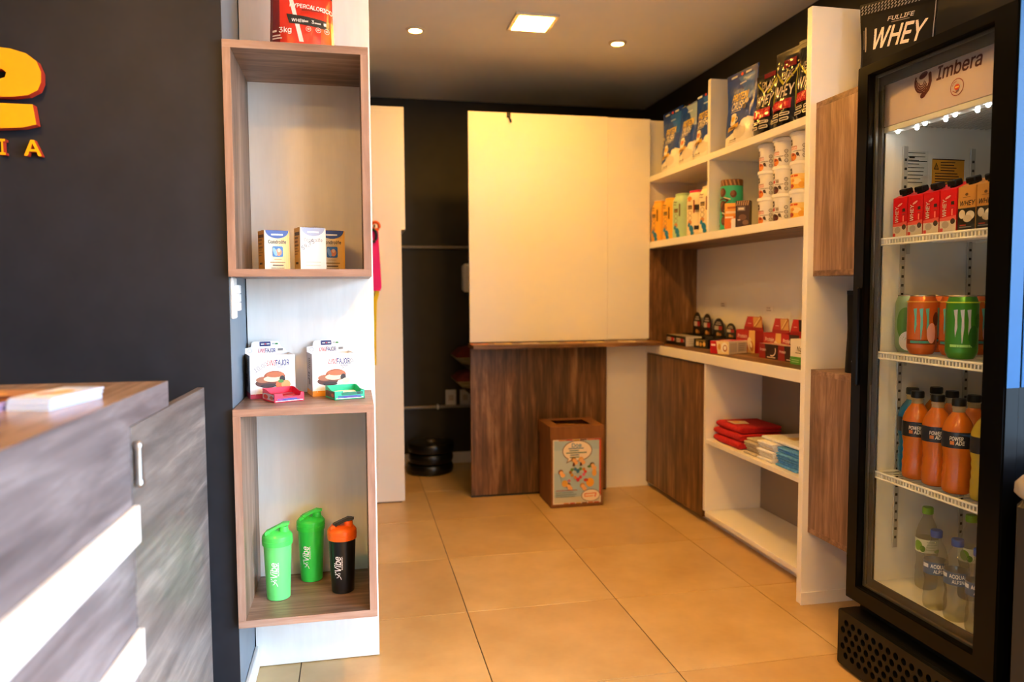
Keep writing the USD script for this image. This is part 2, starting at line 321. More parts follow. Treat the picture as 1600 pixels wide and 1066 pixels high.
t = T('bar_counter_top', 'brown wooden bar top with leaflets along the foot of the white panel', 'counter', (.81, .9, .906))
t.w('slab', bx(.249, 1.40, .80, .999, .9062, .928, .002), oak_dark_x)
leafs = [(.30, 'orange'), (.44, 'yellow'), (.60, 'cream'), (.72, 'green'), (.87, 'yellow and red'), (1.0, 'pale yellow'), (1.2, 'white')]
lc = ['#c86a3a', '#d8b35a', '#d9c9a6', '#9aa06a', '#cf9a4a', '#e6cf7e', '#e8dcc6']
for k, (x, nm) in enumerate(leafs):
    t = T('leaflet', f'{nm} paper leaflet lying flat on the brown bar top', 'leaflet', (x, .90, .928), random.uniform(-12, 12), 'leaflets on the bar top')
    t.part('sheet', bx(-.05, .05, -.036, .036, .0003, .003), M(f'leaflet_{k}', lc[k], .5))
    t.part('print', Art().rect(-.042, -.028, .01, .0, '#8a4a2a').rect(-.04, .008, .04, .02, '#f0e6d0').on(topface(.003)), PR)

# ---------------------------------------------------------------- dark back room
def pipe(name, lab, z, clips):
    t = T(name, lab, 'pipe', (.5, YB-.02, z))
    t.w('tube', tube([(-.74, YB-.022, z), (.6, YB-.022, z), (1.6, YB-.022, z)], .011, 14), M('grey_conduit', '#8a8580', .4), 40)
    for c in clips: t.w('clip', cat(bx(c-.006, c+.006, YB-.036, YB-.001, z-.016, z+.016, .002)), plastic_w)
pipe('wall_conduit', 'grey conduit pipe running high across the dark back wall', 1.545, (.9,))
pipe('wall_conduit', 'dark conduit pipe running low across the back wall behind the black discs', .415, (.165,))
t = T('soap_dispenser', 'white wall dispenser half hidden behind the wide panel', 'dispenser', (.395, YB, 1.33))
t.part('body', bx(-.05, .07, -.1, 0, -.10, .10, .018), plastic_w, 40); t.part('window', bx(-.012, .012, -.104, -.1, -.02, .02, .002), M('dispenser_window', '#d9b070', .2)); t.part('spout', bx(-.01, .03, -.07, -.03, -.12, -.1, .004), plastic_k)
t = T('wall_bag', 'small dark red bag hanging above the white dispenser', 'bag', (.42, YB, 1.47))
t.part('pouch', bx(-.03, .06, -.09, -.002, -.03, .06, .02), M('dark_red_cloth', '#6d1216', .8), 40); t.part('cord', tube([(-.01, -.04, .05), (.015, -.02, .1), (.04, -.04, .05)], .003, 6), plastic_k)
for k, (x, lab) in enumerate(((.262, 'white double switch plate low on the dark back wall'), (.365, 'white plate at the panel edge, right of the other plate'))):
    t = T('wall_plate', lab, 'switch', (x, YB, .475))
    t.part('plate', bx(-.038, .038, -.009, 0, -.058, .058, .004), plastic_w); t.part('socket', bx(-.018, .018, -.012, -.009, -.02, .02, .002), M('socket_grey', '#c9c2b8', .4))
t = T('floor_shelf', 'black shelf in the back room under the striped cushions', 'shelf', (.66, 1.72, 0))
for z in (.575, .735): t.w('board', bx(.33, .95, 1.5, YB-.001, z-.018, z, .002), back_black)
t.w('leg', bx(.36, .39, 1.52, 1.55, 0, .557), plastic_k); t.w('leg', bx(.88, .91, 1.52, 1.55, 0, .717), plastic_k)
def cushion(z, lab):
    t = T('cushion', lab, 'cushion', (.43, 1.68, z), 0, 'cushions in the back room')
    V = []; m = trimesh.creation.box((.36, .3, .13)); m = m.subdivide().subdivide().subdivide(); v = m.vertices
    e = np.maximum(np.abs(v[:, 0])/.18, np.abs(v[:, 1])/.15); v[:, 2] *= .12+.88*np.sqrt(np.clip(1-e**2.4, 0, 1)); v[:, 2] += .066; m.vertices = v; m.merge_vertices()
    m.fix_normals(); zc = m.triangles_center[:, 2] > .062; lo = m.submesh([np.nonzero(~zc)[0]], append=True)
    t.part('underside', lo, MN('cushion_under', '#8d8a5e', '#b5a98a', 12., .9, (1, 6, 1)), 50, 'cream striped underside'); m = m.submesh([np.nonzero(zc)[0]], append=True)
    t.part('cover', m, MN('cushion_cloth_'+str(int(z*100)), '#4d1213', '#6b1d1c', 40., .9), 50)
pass
cushion(.575, 'red and cream cushion on the lower black shelf behind the bar'); cushion(.735, 'red and cream cushion on the upper black shelf behind the bar')
for k, lab in enumerate(('bottom black round disc of the stack on the back room floor', 'middle black round disc of the stack on the back room floor', 'topmost black round disc of the stack in the dark doorway')):
    t = T('round_step_disc', lab, 'disc', (.085+.004*k, 1.72-.003*k, .072*k), 15*k, 'stack of black discs')
    R = .158-.006*(k == 1)
    t.part('tyre', lathe([(0, .004), (R-.03, .0), (R-.006, .008), (R, .022), (R, .05), (R-.006, .064), (R-.03, .072), (.05, .07), (0, .07)], 40), M('black_rubber', '#0c0c0d', .3), 40)
    if k == 2: t.part('hub', lathe([(0, .07), (.03, .07), (.026, .08), (.01, .084), (0, .084)], 20), M('hub_grey', '#55504a', .3), 40)
    else: t.part('rib', lathe([(R-.001, .03), (R+.002, .033), (R+.002, .039), (R-.001, .042)], 40), M('black_rubber', '#0c0c0d', .3), 40)

t = T('exercise_bands', 'pink and yellow exercise straps hanging from the left white panel', 'straps', (-.285, .98, 1.6))
def strap(pts, w, th, yoff):
    V = []; p = np.array(pts, float); n = len(p); q = []
    for x, y, z in p: q += [(x-w/2, y-th/2, z), (x+w/2, y-th/2, z), (x+w/2, y+th/2, z), (x-w/2, y+th/2, z)]
    F = []
    for i in range(n-1):
        for a in range(4): b = (a+1) % 4; F += [(4*i+a, 4*i+b, 4*i+4+b), (4*i+a, 4*i+4+b, 4*i+4+a)]
    F += [(0, 2, 1), (0, 3, 2), (4*n-4, 4*n-3, 4*n-2), (4*n-4, 4*n-2, 4*n-1)]
    m = trimesh.Trimesh(np.array(q), np.array(F)); m.fix_normals(); return m
t.part('hook', tube([(0, .019, .0), (0, -.02, .0), (0, -.034, .012)], .004, 8), chrome, True)
t.part('pink_strap', strap([(-.006, -.03, -.02), (-.002, -.034, -.12), (.004, -.03, -.24), (.008, -.024, -.34), (.0, -.024, -.36)], .052, .012, 0), M('pink_cloth', '#f0127e', .7))
t.part('yellow_strap', strap([(.012, -.012, -.1), (.016, -.012, -.25), (.008, -.012, -.38), (-.004, -.012, -.42), (-.012, -.01, -.6), (-.014, -.01, -.785)], .024, .008, 0), M('yellow_cloth', '#f2d400', .6))
t.part('orange_loop', tube([(.022*math.cos(a)+.004, -.034, .005+.022*math.sin(a)) for a in np.linspace(0, 2*PI, 18)[:-1]], .0085, 8, True), M('orange_band', '#f0641a', .6), True)
t.part('black_loop', tube([(-.008+.017*math.cos(a), -.05, -.05+.034*math.sin(a)) for a in np.linspace(0, 2*PI, 18)[:-1]], .0075, 8, True), plastic_k, True)

# ---------------------------------------------------------------- display column on the left
t = T('column_panel', 'tall white backing panel of the display column beside the black wall', 'panel', (-.54, -.87, 0))
t.w('board', bx(-.742, -.343, -.88, -.862, .003, CE-.004, .001), white)
t.w('edge_gap', bx(-.7445, -.742, -.876, -.864, .003, CE-.004), plastic_k)
def niche(lab, x0, x1, y0, y1, z0, z1, th=.021):
    t = T('shelf_niche', lab, 'shelf', ((x0+x1)/2, y1, z0))
    for nm, b, m, e in (('top_board', (x0, x1, y0, y1, z1-th, z1), wood_x, wood_edge), ('bottom_board', (x0, x1, y0, y1, z0, z0+th), wood_x, wood_edge),
                        ('side_board', (x0, x0+th, y0, y1, z0+th, z1-th), wood_z, wood_edge_z), ('side_board', (x1-th, x1, y0, y1, z0+th, z1-th), wood_z, wood_edge_z)):
        p = t.w(nm, bx(*b, .0006), m); c = bx(b[0], b[1], b[2]-.0016, b[2]-.0001, b[4], b[5], .0005); c.apply_translation(-t.loc); part(p, 'edge_band', c, e)
    return t
niche('brown wooden open box shelf high on the white column, holding gold boxes', -.742, -.356, -1.222, -.8805, 1.277, 1.914)
niche('brown wooden open box shelf low on the white column, holding shaker bottles', -.742, -.356, -1.222, -.8805, .285, .909)
t = T('light_switch', 'white switch plate on the grey wall side between the two box shelves', 'switch', (-.745, -1.15, 1.218))
t.part('plate', bx(0, .010, -.038, .03, -.059, .059, .004), plastic_w); 
for k in range(3): t.part('rocker', bx(.010, .022, -.022, .022, -.036+.0245*k, -.0125+.0245*k, .002), plastic_w)

# ---------------------------------------------------------------- reception desk and gate
dk = T('reception_desk', 'weathered brown wooden reception desk with white stripes at lower left', 'desk', (-.812, -1.64, 0), -1.9)
dk.part('worktop', bx(-.72, -.0002, -3.0, 0, 1.012, 1.04, .001), desk_top_m)
dk.part('front_panel', bx(-.022, .0, -3.0, -.262, .02, 1.0118, .001), ash_y); dk.part('recessed_panel', bx(-.045, -.0235, -.2615, 0, .02, .984, .001), ash_y); dk.part('top_rail', bx(-.045, .0, -.2615, 0, .9845, 1.0118, .001), ash_y); dk.part('top_edge', bx(0, .0012, -3.0, 0, .985, 1.04), ash_y)
dk.part('end_panel', bx(-.72, -.0455, -.02, -.0005, .02, 1.0118, .001), ash_y); dk.part('plinth', bx(-.70, -.04, -2.98, -.03, 0, .02), plastic_k)
for z in (.764, .527, .29): dk.part('white_stripe', bx(.0013, .013, -3.0, -.262, z, z+.071, .001), M('white_stripe', '#f6f6f6', .3))
gt = T('desk_gate', 'weathered wooden gate panel closing the gap between desk and black wall', 'gate', (-.8308, -1.6406, 0), -1.9)
gt.part('panel', bx(.0014, .0194, -.258, .345, .03, .983, .001), ash_gate)
gt.part('foot', bx(.004, .016, .1, .13, 0, .03), plastic_k)
gt.part('bar_handle', moved(lathe([(0, .868), (.006, .868), (.0095, .872), (.0095, .879), (.0075, .882), (.0075, .938), (.0095, .941), (.0095, .949), (.006, .954), (0, .954)], 18), (.029, -.25, 0)), chrome, 40)
gt.part('handle_post', cat(bx(.0192, .027, -.254, -.246, .873, .879), bx(.0192, .027, -.254, -.246, .942, .948)), chrome)
def stack(name, lab, loc, rz, w, d, h, art, edge_col, n=6):
    t = T(name, lab, 'leaflets', loc, rz, None)
    for k in range(n):
        dx, dy = random.uniform(-.0025, .0025), random.uniform(-.0025, .0025); z0 = h*k/n
        t.part('leaflet', bx(-w/2+dx, w/2+dx, -d/2+dy, d/2+dy, z0+.0001, z0+h/n), M(f'{name}_{k % 2}', edge_col[k % 2], .4))
    t.part('print', art.on(topface(h+.0004)), PR); return t
a = Art().rect(-.034, -.075, .034, .075, '#dfe3ec').ell(.008, .0, .014, .03, '#f0a04a').ell(-.008, -.02, .012, .02, '#e88a6a').rect(-.03, .05, .03, .066, '#8fb4e0')
stack('leaflet_stack', 'stack of pale blue and white leaflets near the right edge of the desk', (-.918, -1.965, 1.04), -13, .072, .155, .02, a, ('#b9d2f2', '#c8d6f4'))
a = Art().rect(-.07, -.09, .07, .09, '#a8754a').ell(-.02, .02, .04, .03, '#d9a45a').ell(.03, -.03, .025, .03, '#5a2a1c').rect(-.06, -.08, -.01, -.05, '#c8523a')
stack('brochure_stack', 'flat stack of orange and brown brochures left of the pale leaflets', (-1.035, -1.95, 1.04), -10, .145, .18, .014, a, ('#a58aa8', '#8a7aa6'))

# letters on the black wall
LYEL, LRED = M('sign_yellow', '#ffae00', .4), M('sign_red_side', '#b8321a', .5)
def wl(px, py): return (-1.2905+.001513*px, 1.8585-.001628*(py-79))
def sign(name, lab, poly, th=.026, off=.006):
    c = poly.centroid; t = T(name, lab, 'sign letter', (c.x, -1.2, poly.bounds[1]), 0, 'letters on the black wall')
    t.w('letter_body', ext(poly, th, 'xz', -1.2-off-th), LRED); t.w('letter_face', ext(poly.buffer(-.0004), .002, 'xz', -1.2-off-th-.0022), LYEL)
    pts = [poly.representative_point()]
    t.w('standoff', cat([bx(p.x-.004, p.x+.004, -1.2-off, -1.2001, p.y-.004, p.y+.004) for p in pts]), plastic_k)
Z = .3377
upper = Polygon([wl(x*Z, y*Z) for x, y in [(-260, 330), (-230, 285), (-150, 252), (-60, 238), (0, 234), (80, 240), (150, 258), (195, 290), (215, 340), (213, 388), (196, 425), (150, 450), (80, 460), (0, 463), (-95, 466), (-100, 490), (170, 490), (183, 583), (120, 599), (0, 607), (-90, 603), (-180, 580), (-245, 530), (-270, 450), (-272, 380)]])
hole = Polygon([wl(x*Z, y*Z) for x, y in [(-90, 384), (-80, 345), (-40, 336), (0, 334), (40, 336), (58, 350), (50, 372), (20, 382), (0, 384)]])
sign('sign_letter_e', 'huge heavy yellow letter e cropped at the left edge of the black wall', upper.difference(hole))
def gl(ch, x0, x1, z0, z1):
    v, f = glyphs(ch, True); P = unary_union([Polygon(v[q]) for q in f]).buffer(.001); b = P.bounds
    return affinity.translate(affinity.scale(affinity.translate(P, -b[0], -b[1]), (x1-x0)/(b[2]-b[0]), (z1-z0)/(b[3]-b[1]), origin=(0, 0)), x0, z0).simplify(.0004)
sign('sign_letter_small', 'small yellow letter I under the huge letter', gl('I', -1.289, -1.275, 1.589, 1.630), .018, .004)
sign('sign_letter_small', 'small yellow letter A under the huge letter', gl('A', -1.233, -1.191, 1.588, 1.630), .018, .004)

# ---------------------------------------------------------------- shelving along the right wall
XS, YE, YN = 1.385, 1.0385, -.785          # front plane, far end, near end
t = T('tall_side_panel', 'tall white end panel of the shelves beside the drinks fridge', 'panel', (1.5, -.8, 0))
t.w('board', bx(1.285, XR-.001, -.815, YN, .002, 2.29, .0015), white_warm)
t.w('foot_strip', bx(1.283, 1.7, -.822, -.8152, .0, .05, .001), white_warm)
t = T('upper_shelf_unit', 'white two-level upper shelf unit with pouches and tubs', 'shelf', (1.55, .12, 1.49))
t.w('top_shelf', bx(XS, XR-.001, YN+.0005, YE, 1.898, 1.932, .001), white_warm)
t.w('bottom_shelf', bx(XS, XR-.001, YN+.0005, YE, 1.494, 1.533, .001), white_warm)
t.w('wood_underside', bx(XS+.004, XR-.002, YN+.001, YE-.001, 1.4895, 1.4938), oak_dark_y, label='brown oak underside')
t.w('divider', bx(XS, XR-.001, .213, .233, 1.5335, 1.8975, .001), white_warm)
t.w('divider', bx(XS, XR-.001, .205, .235, 1.9325, 2.305, .001), white_warm)
t.w('back_board', bx(XR-.012, XR-.0012, YN+.001, .212, 1.5335, 1.8975), white_warm); t.w('back_board', bx(XR-.012, XR-.0012, .45, YE, 1.5335, 1.8975), white_warm)
t = T('shelf_lining', 'beige back panel and dark oak side of the open counter recess', 'panel', (1.6, .1, .9))
t.w('back_board', bx(XR-.012, XR-.001, YN+.0005, 1.017, .9105, 1.489), white_warm)
t.w('side_board', bx(XS+.001, XR-.001, 1.0175, YE+.0005, .9105, 1.489, .001), oak_dark, label='dark brown oak side')
for y, z in ((.66, 1.15), (.16, 1.135)):
    p = T('price_tag', 'small printed price tag on the recess back panel, ' + ('farther from the fridge' if y > .5 else 'nearer the fridge'), 'price tag', (XR-.012, y, z))
    p.part('card', bx(-.0015, 0, -.035, .035, -.015, .015), M('price_card', '#e9e2d8', .4)); p.part('print', Art().bars(-.028, .002, .026, 2, .012, .006, '#a39484', 3).on(leftface(-.0015)), PR)
t = T('worktop', 'brown worktop with a thick white front edge along the right shelves', 'counter', (1.55, .12, .85))
t.w('slab', bx(XS+.002, XR-.001, YN+.0005, YE, .862, .905, .001), oak_dark_y); t.w('front_edge', bx(XS-.012, XS+.0018, YN+.0005, YE, .853, .9055, .002), white_warm, label='white front edge')
t = T('base_cabinet', 'base cabinet with a dark oak door and an open white bay for clothes', 'cabinet', (1.55, .12, 0))
t.w('door', bx(XS-.001, XS+.018, .246, YE-.004, .032, .845, .001), oak_dark, label='dark brown oak door')
t.w('side_board', bx(XS+.001, XR-.001, .222, .244, .07, .852, .001), white_warm)
t.w('bottom_board', bx(XS+.002, XR-.001, YN+.0005, .2215, .045, .069, .001), white_warm); t.w('shelf_board', bx(XS+.003, XR-.003, YN+.0005, .2215, .433, .455, .001), white_warm)
t.w('back_board', bx(XR-.012, XR-.001, YN+.0005, .2215, .0695, .852), taupe, label='taupe back')
t.w('kick_board', bx(XS+.05, XS+.065, YN+.001, YE, 0, .044), white_warm); t.w('bottom_board', bx(XS+.019, XR-.001, .2225, YE, .045, .069), white_warm)
niche('brown wooden box shelf high behind the fridge, side on', 1.31, 1.70, -1.15, -.8155, 1.285, 1.935)
niche('brown wooden box shelf low behind the fridge, side on', 1.31, 1.70, -1.15, -.8155, .29, .928)

# ---------------------------------------------------------------- drinks fridge
F = T('drinks_fridge', 'black glass door drinks fridge stocked with cartons, cans and bottles', 'fridge', (1.43, -1.565, 0))
FY0, FY1, CX0, CX1, CY0, CY1, CZ0, CZ1 = -1.862, -1.272, 1.23, 1.62, -1.815, -1.315, .292, 1.90
liner = M('fridge_liner', '#dcdcd6', .35)
def hollow(x0, x1, y0, y1, z0, z1, a0, a1, b0, b1, c0, c1):      # box open towards -x
    return cat(bx(a1, x1, y0, y1, z0, z1), bx(x0, a1, y0, b0, z0, z1), bx(x0, a1, b1, y1, z0, z1), bx(x0, a1, b0, b1, z0, c0), bx(x0, a1, b0, b1, c1, z1))
F.w('cabinet', hollow(1.197, 1.685, FY0+.006, FY1-.006, .21, 1.93, 0, CX1+.004, CY0-.004, CY1+.004, CZ0-.004, CZ1+.004), gloss_k)
F.w('liner', hollow(CX0-.006, CX1+.003, CY0-.0035, CY1+.0035, CZ0-.0035, CZ1+.0035, 0, CX1, CY0, CY1, CZ0, CZ1), liner, label='off-white inner lining')
fr = lambda y0, y1, z0, z1, w, w2=None: sbox(y0, z0, y1, z1).difference(sbox(y0+(w2 or w), z0+w, y1-w, z1-w))
F.w('door_gasket', ext(fr(FY0+.02, FY1-.018, .262, 1.905, .05), .006, 'yz', 1.1905), M('gasket_grey', '#2b2a29', .6))
ring_o, ring_i = sbox(FY0, .233, FY1, 1.922), sbox(-1.789, .285, -1.324, 1.888)
dr = F.w('door', cat(ext(ring_o.buffer(-.004).difference(ring_i.buffer(.003)), .004, 'yz', 1.1502), ext(ring_o.difference(ring_i), .036, 'yz', 1.1542)), gloss_k, label='glossy black door frame')
F.w('sky_reflection_panel', bx(1.2, 1.68, FY0+.003, FY0+.0055, .99, 1.925, .001), M('painted_sky_reflection', '#174c80', .35, specular_ior_level=.2), label='blue sky reflection painted on the upper side')  # blue sheet standing in for the sky mirrored in the glossy black side
F.w('sky_reflection_edge', bx(1.153, 1.19, FY0-.0015, FY0-.0001, .99, 1.919), M('painted_sky_reflection', '#174c80'), label='blue sky reflection painted on the upper door edge')  # same sky reflection, put as blue colour on the door edge
def sub(parent, name, mesh, mat, smooth=False, label=None, loc=F.loc):
    m = mesh.copy(); m.apply_translation(-loc); return part(parent, name, m, mat, smooth, label)
sub(dr, 'glass', bx(1.168, 1.172, -1.7888, -1.3242, .2852, 1.8878), pane('fridge_glass', (.93, .95, .94), ior=1.45), label='clear door glass')
sub(dr, 'spacer', ext(sbox(-1.7888, .2852, -1.3242, 1.8878).difference(sbox(-1.781, .293, -1.332, 1.88)), .008, 'yz', 1.1745), M('glass_spacer', '#55524e', .35, metallic=.6))
sub(dr, 'handle', bx(1.138, 1.15, -1.318, -1.306, .93, 1.24, .004), gloss_k)
holes = []
for r in range(5):
    for k in range(17):
        holes.append(affinity.scale(Point(-1.83+.0325*k+(.016 if r % 2 else 0), .158-.027*r).buffer(1, 6), .0105, .011))
gp = rrect(FY0, .012, FY1+.004, .192, .008)
gr = F.w('grille', cat(ext(gp.difference(unary_union(holes)), .016, 'yz', 1.13), bx(1.1465, 1.68, FY0+.004, FY1, .02, .192)), satin_k, label='black lower grille with rows of holes')
sub(gr, 'notch', cat(bx(1.135, 1.2, FY1+.0041, FY1+.0075, .125, .19, .001), bx(1.135, 1.2, FY1+.0041, FY1+.0085, .014, .095, .001)), satin_k)
for y in (FY0+.05, FY1-.05): F.w('foot', moved(lathe([(0, 0), (.018, 0), (.018, .02), (0, .02)], 14), (1.2, y, 0)), plastic_k)
F.w('base', bx(1.199, 1.66, FY0+.012, FY1-.012, .1925, .2095), satin_k)
hd = F.w('header_panel', bx(1.2145, 1.2285, CY0+.002, CY1-.002, 1.735, 1.898, .001), M('header_white', '#c9b4ae', .25), label='white header panel with dark red lettering')
a = Art().rect(.0, .134, .494, .160, '#6d1418')
a.text('Imbera', .212, .086, .036, '#4d1216', True, shear=.18, width=.158)
for k in range(4): a.line([(.158+.027*math.cos(q)*(1-k*.2), .098+.03*math.sin(q)*(1-k*.2)) for q in np.linspace(2.6+.25*k, 5.6+.2*k, 9)], .0055-.0008*k, '#4d1216')
a.line([(.19, .112), (.192, .09), (.184, .07), (.168, .058)], .012, '#4d1216'); a.ell(.165, .058, .011, .008, '#4d1216', 20); a.ell(.165, .114, .017, .009, '#4d1216', 15)
a.ring(.292, .048, .0235, .0022, '#8e2226').ell(.292, .048, .0095, .008, '#c8321e').rect(.285, .046, .299, .050, '#f0c04a').line([(.276, .054), (.281, .061), (.29, .064)], .002, '#a05a50').line([(.278, .04), (.288, .034), (.3, .036)], .002, '#8e2226')
a.on(leftface(1.2145, CY1, 1.735)); a.done = (a.done[0]-F.loc, *a.done[1:]); part(hd, 'print', a, PR)
lm = F.w('lamp_strip', bx(1.214, 1.252, CY0+.002, CY1-.002, 1.716, 1.734, .002), M('lamp_strip_white', '#cfcfcb', .3), label='white lamp strip under the header')
for k in range(8): sub(lm, 'led_bulb', moved(trimesh.creation.icosphere(2, .0058), (1.226+.02*(k % 2), CY1-.05-.056*k, 1.713)), emit('fridge_led', (1., .98, .93), 34.))
vt = F.w('cooling_cover', bx(1.26, CX1-.001, CY0+.003, CY1-.003, 1.745, 1.86, .003), liner, label='white cooling cover with ribs')
sub(vt, 'rib', cat([bx(1.275+.02*k, 1.281+.02*k, CY0+.01, CY1-.01, 1.739, 1.7449) for k in range(16)]), M('rib_grey', '#a9a9a4', .4))
for x in (1.283, 1.53):
    tr = F.w('shelf_track', bx(x, x+.018, CY1-.006, CY1-.0004, .40, 1.68, .001), M('track_grey', '#b9b9b4', .35, metallic=.3))
    sub(tr, 'slot', cat([bx(x+.005, x+.013, CY1-.0068, CY1-.006, .43+.028*k, .438+.028*k) for k in range(44)]), M('slot_dark', '#2c2c2a', .6))
st1 = F.w('sticker', bx(1.297, 1.377, CY1-.0012, CY1-.0004, 1.552, 1.668), M('sticker_white', '#cfd0c8', .4), label='white text sticker')
a = Art().bars(.006, .108, .07, 9, .0115, .0025, '#5a5c58', 2).rect(.005, .082, .075, .084, '#3a3c38').rect(.01, .092, .03, .098, '#2c2e2a')
a.on(front(CY1-.0012, 1.297, 1.552)); a.done = (a.done[0]-F.loc, *a.done[1:]); part(st1, 'print', a, PR)
st2 = F.w('sticker', bx(1.392, 1.51, CY1-.0012, CY1-.0004, 1.55, 1.645), M('sticker_orange', '#d99a22', .4), label='orange warning sticker')
a = Art().poly(Polygon([(.006, .062), (.024, .062), (.015, .084)]).difference(Polygon([(.0095, .0645), (.0205, .0645), (.015, .078)])), '#2a1c08').line([(.015, .067), (.015, .074)], .002, '#2a1c08').bars(.03, .083, .108, 4, .0085, .003, '#4a2c08', 4).bars(.01, .048, .108, 5, .0085, .003, '#4a2c08', 5).rect(0, .092, .118, .095, '#3a2508')
a.on(front(CY1-.0012, 1.392, 1.55)); a.done = (a.done[0]-F.loc, *a.done[1:]); part(st2, 'print', a, PR)
SH = (1.389, 1.036, .656)
def wire_shelf(z):
    q = [tube([(1.206, CY0+.006, z), (1.206, CY1-.004, z)], .0035, 8), tube([(1.206, CY0+.006, z-.018), (1.206, CY1-.004, z-.018)], .0032, 8), tube([(1.56, CY0+.006, z-.004), (1.56, CY1-.004, z-.004)], .003, 6), tube([(1.4, CY0+.006, z-.007), (1.4, CY1-.004, z-.007)], .003, 6),
         tube([(1.206, CY0+.006, z-.003), (1.56, CY0+.006, z-.003)], .003, 6), tube([(1.206, CY1-.007, z-.003), (1.56, CY1-.007, z-.003)], .003, 6)]
    for k in range(38): y = CY0+.016+k*.0126; q.append(bx(1.2045, 1.2085, y, y+.0045, z-.018, z))
    for k in range(19): y = CY0+.02+k*.0255; q.append(tube([(1.206, y, z-.0015), (1.56, y, z-.0015)], .0016, 5))
    return cat(q)
for z in SH:
    sh = F.w('wire_shelf', wire_shelf(z), M('shelf_wire_white', '#e4e2dc', .35), 40, label='white wire shelf')
    sub(sh, 'bracket', cat(bx(1.30, 1.312, CY1-.0115, CY1-.0085, z-.045, z-.006), bx(1.30, 1.312, CY0+.0085, CY0+.0115, z-.045, z-.006)), M('track_grey', '#b9b9b4', .35))

# grey-lidded dark bin at the right edge
t = T('waste_bin', 'dark bin with a rounded grey lid cut by the right picture edge', 'bin', (1.3, -2.1, 0))
t.part('body', bx(-.186, .19, -.18, .176, .0, .74, .02), M('bin_black', '#141415', .55))
t.part('lid', lathe([(0, .741), (.19, .741), (.198, .752), (.197, .775), (.185, .793), (.16, .803), (0, .806)], 40, 6.), M('lid_grey', '#8d8a86', .4), 40)

# ---------------------------------------------------------------- donation box
t = T('donation_box', 'brown cardboard donation box with a blue poster in front of the bar', 'box', (.824, .818, 0))
cb = MN('cardboard', '#7a4c26', '#88582e', 26., .75, (1, 1, .2)); inner = M('cardboard_inside', '#6d4a2a', .85)
W, D = .154, .137
t.part('carton', cat(bx(-W, W, -D, -D+.004, 0, .40), bx(-W, W, D-.004, D, 0, .40), bx(-W, -W+.004, -D+.004, D-.004, 0, .40), bx(W-.004, W, -D+.004, D-.004, 0, .40), bx(-W, W, -D, D, 0, .004)), cb)
W2, D2 = W+.005, D+.005
lid = t.part('lid', cat(ext(sbox(-W2, -D2, W2, D2).difference(sbox(-.1, -.085, .1, .085)), .004, 'xy', .463), bx(-W2, W2, -D2, -D-.0005, .395, .463), bx(-W2, W2, D+.0005, D2, .395, .463), bx(-W2, -W-.0005, -D, D, .395, .463), bx(W+.0005, W2, -D, D, .395, .463)), cb)
part(lid, 'torn_flap', moved(bx(-.1, .0, 0, .012, 0, .002), (0, -.085, .464), rx=20), cb)
P = t.part('poster', bx(-.143, .141, -D-.0012, -D-.0002, .02, .392), M('poster_paper', '#e8dccb', .5), label='pale blue poster with children and a speech bubble')
a = Art().rect(-.137, .027, .135, .385, '#a9c4cf').rect(-.137, .2, .135, .33, '#bccfd4').rect(-.137, .027, .135, .06, '#c9c9b4')
for k, c in enumerate(('#d98a3a', '#c8452a', '#e0b040', '#7a4a2a', '#e07a3a', '#c84a3a')):
    a.rect(-.11+.042*k, .384, -.07+.042*k, .391, c).rect(-.08+.036*k, .0205, -.05+.036*k, .026, c)
a.rect(.131, .06, .140, .388, '#c8442c')
a.ell(.0, .325, .088, .06, '#6b3f2a').poly(Polygon([(-.05, .29), (-.066, .255), (-.02, .275)]), '#6b3f2a').ell(.0, .325, .084, .056, '#f0e2cc').poly(Polygon([(-.045, .295), (-.06, .262), (-.02, .282)]), '#f0e2cc')
a.text('Doe', -.004, .346, .023, '#2f86b4', True, center=True)
for k, (w, c) in enumerate(((.048, '#4a7a9a'), (.042, '#4a8a8a'), (.062, '#4a7a6a'), (.038, '#4a7a9a'), (.04, '#4a8a7a'))): a.bars(-.004-w, .336-.0125*k, -.004+w, 1, .01, .0062, c, k)
sk = '#eab678'
for x, y, hair in ((-.022, .275, '#8a5a20'), (.022, .275, '#e0a84a'), (-.098, .206, '#7a3a1a'), (.088, .24, '#5a3a1a'), (-.055, .128, '#5a3018'), (.03, .124, '#c88a3a')):
    a.ell(x, y, .015, .015, hair).ell(x+.003, y-.004, .0115, .011, sk).ell(x+.012, y-.018, .014, .012, '#e8b070')
for x in (-.022, .02): a.poly(Polygon([(x-.008, .238), (x+.008, .238), (x+.004, .258), (x-.004, .258)]), '#5a2a2a')
a.ell(.075, .14, .024, .026, '#e8a838').ell(-.075, .14, .018, .02, '#e8b048').ell(.1, .195, .014, .02, '#e0a850').ell(.05, .155, .014, .009, '#b83a2a').ell(-.05, .155, .010, .008, '#c880a0').ell(.07, .232, .012, .007, '#5a8a4a')
for k in range(16):
    q = k*2*PI/16; x, y = .044*math.sin(q)**3, .036*(13*math.cos(q)-5*math.cos(2*q)-2*math.cos(3*q)-math.cos(4*q))/16
    a.ell(x+.002, y+.195, .0095, .0095, ('#3a78a8', '#3a78a8', '#5a8a4a', '#c8802a', '#d84a4a', '#e0709a', '#c83a4a', '#c83a3a', '#c83a3a', '#c83a4a', '#e0903a', '#d8a03a', '#a86a2a', '#6a9a4a', '#3a78a8', '#2a6898')[k])
a.bars(-.128, .098, .0, 1, .01, .005, '#b07a7a', 2).bars(-.128, .086, .02, 3, .012, .004, '#8a9aa0', 3)
a.ell(.078, .066, .056, .036, '#5a3a2a').ell(.078, .066, .053, .033, '#f0e2cc')
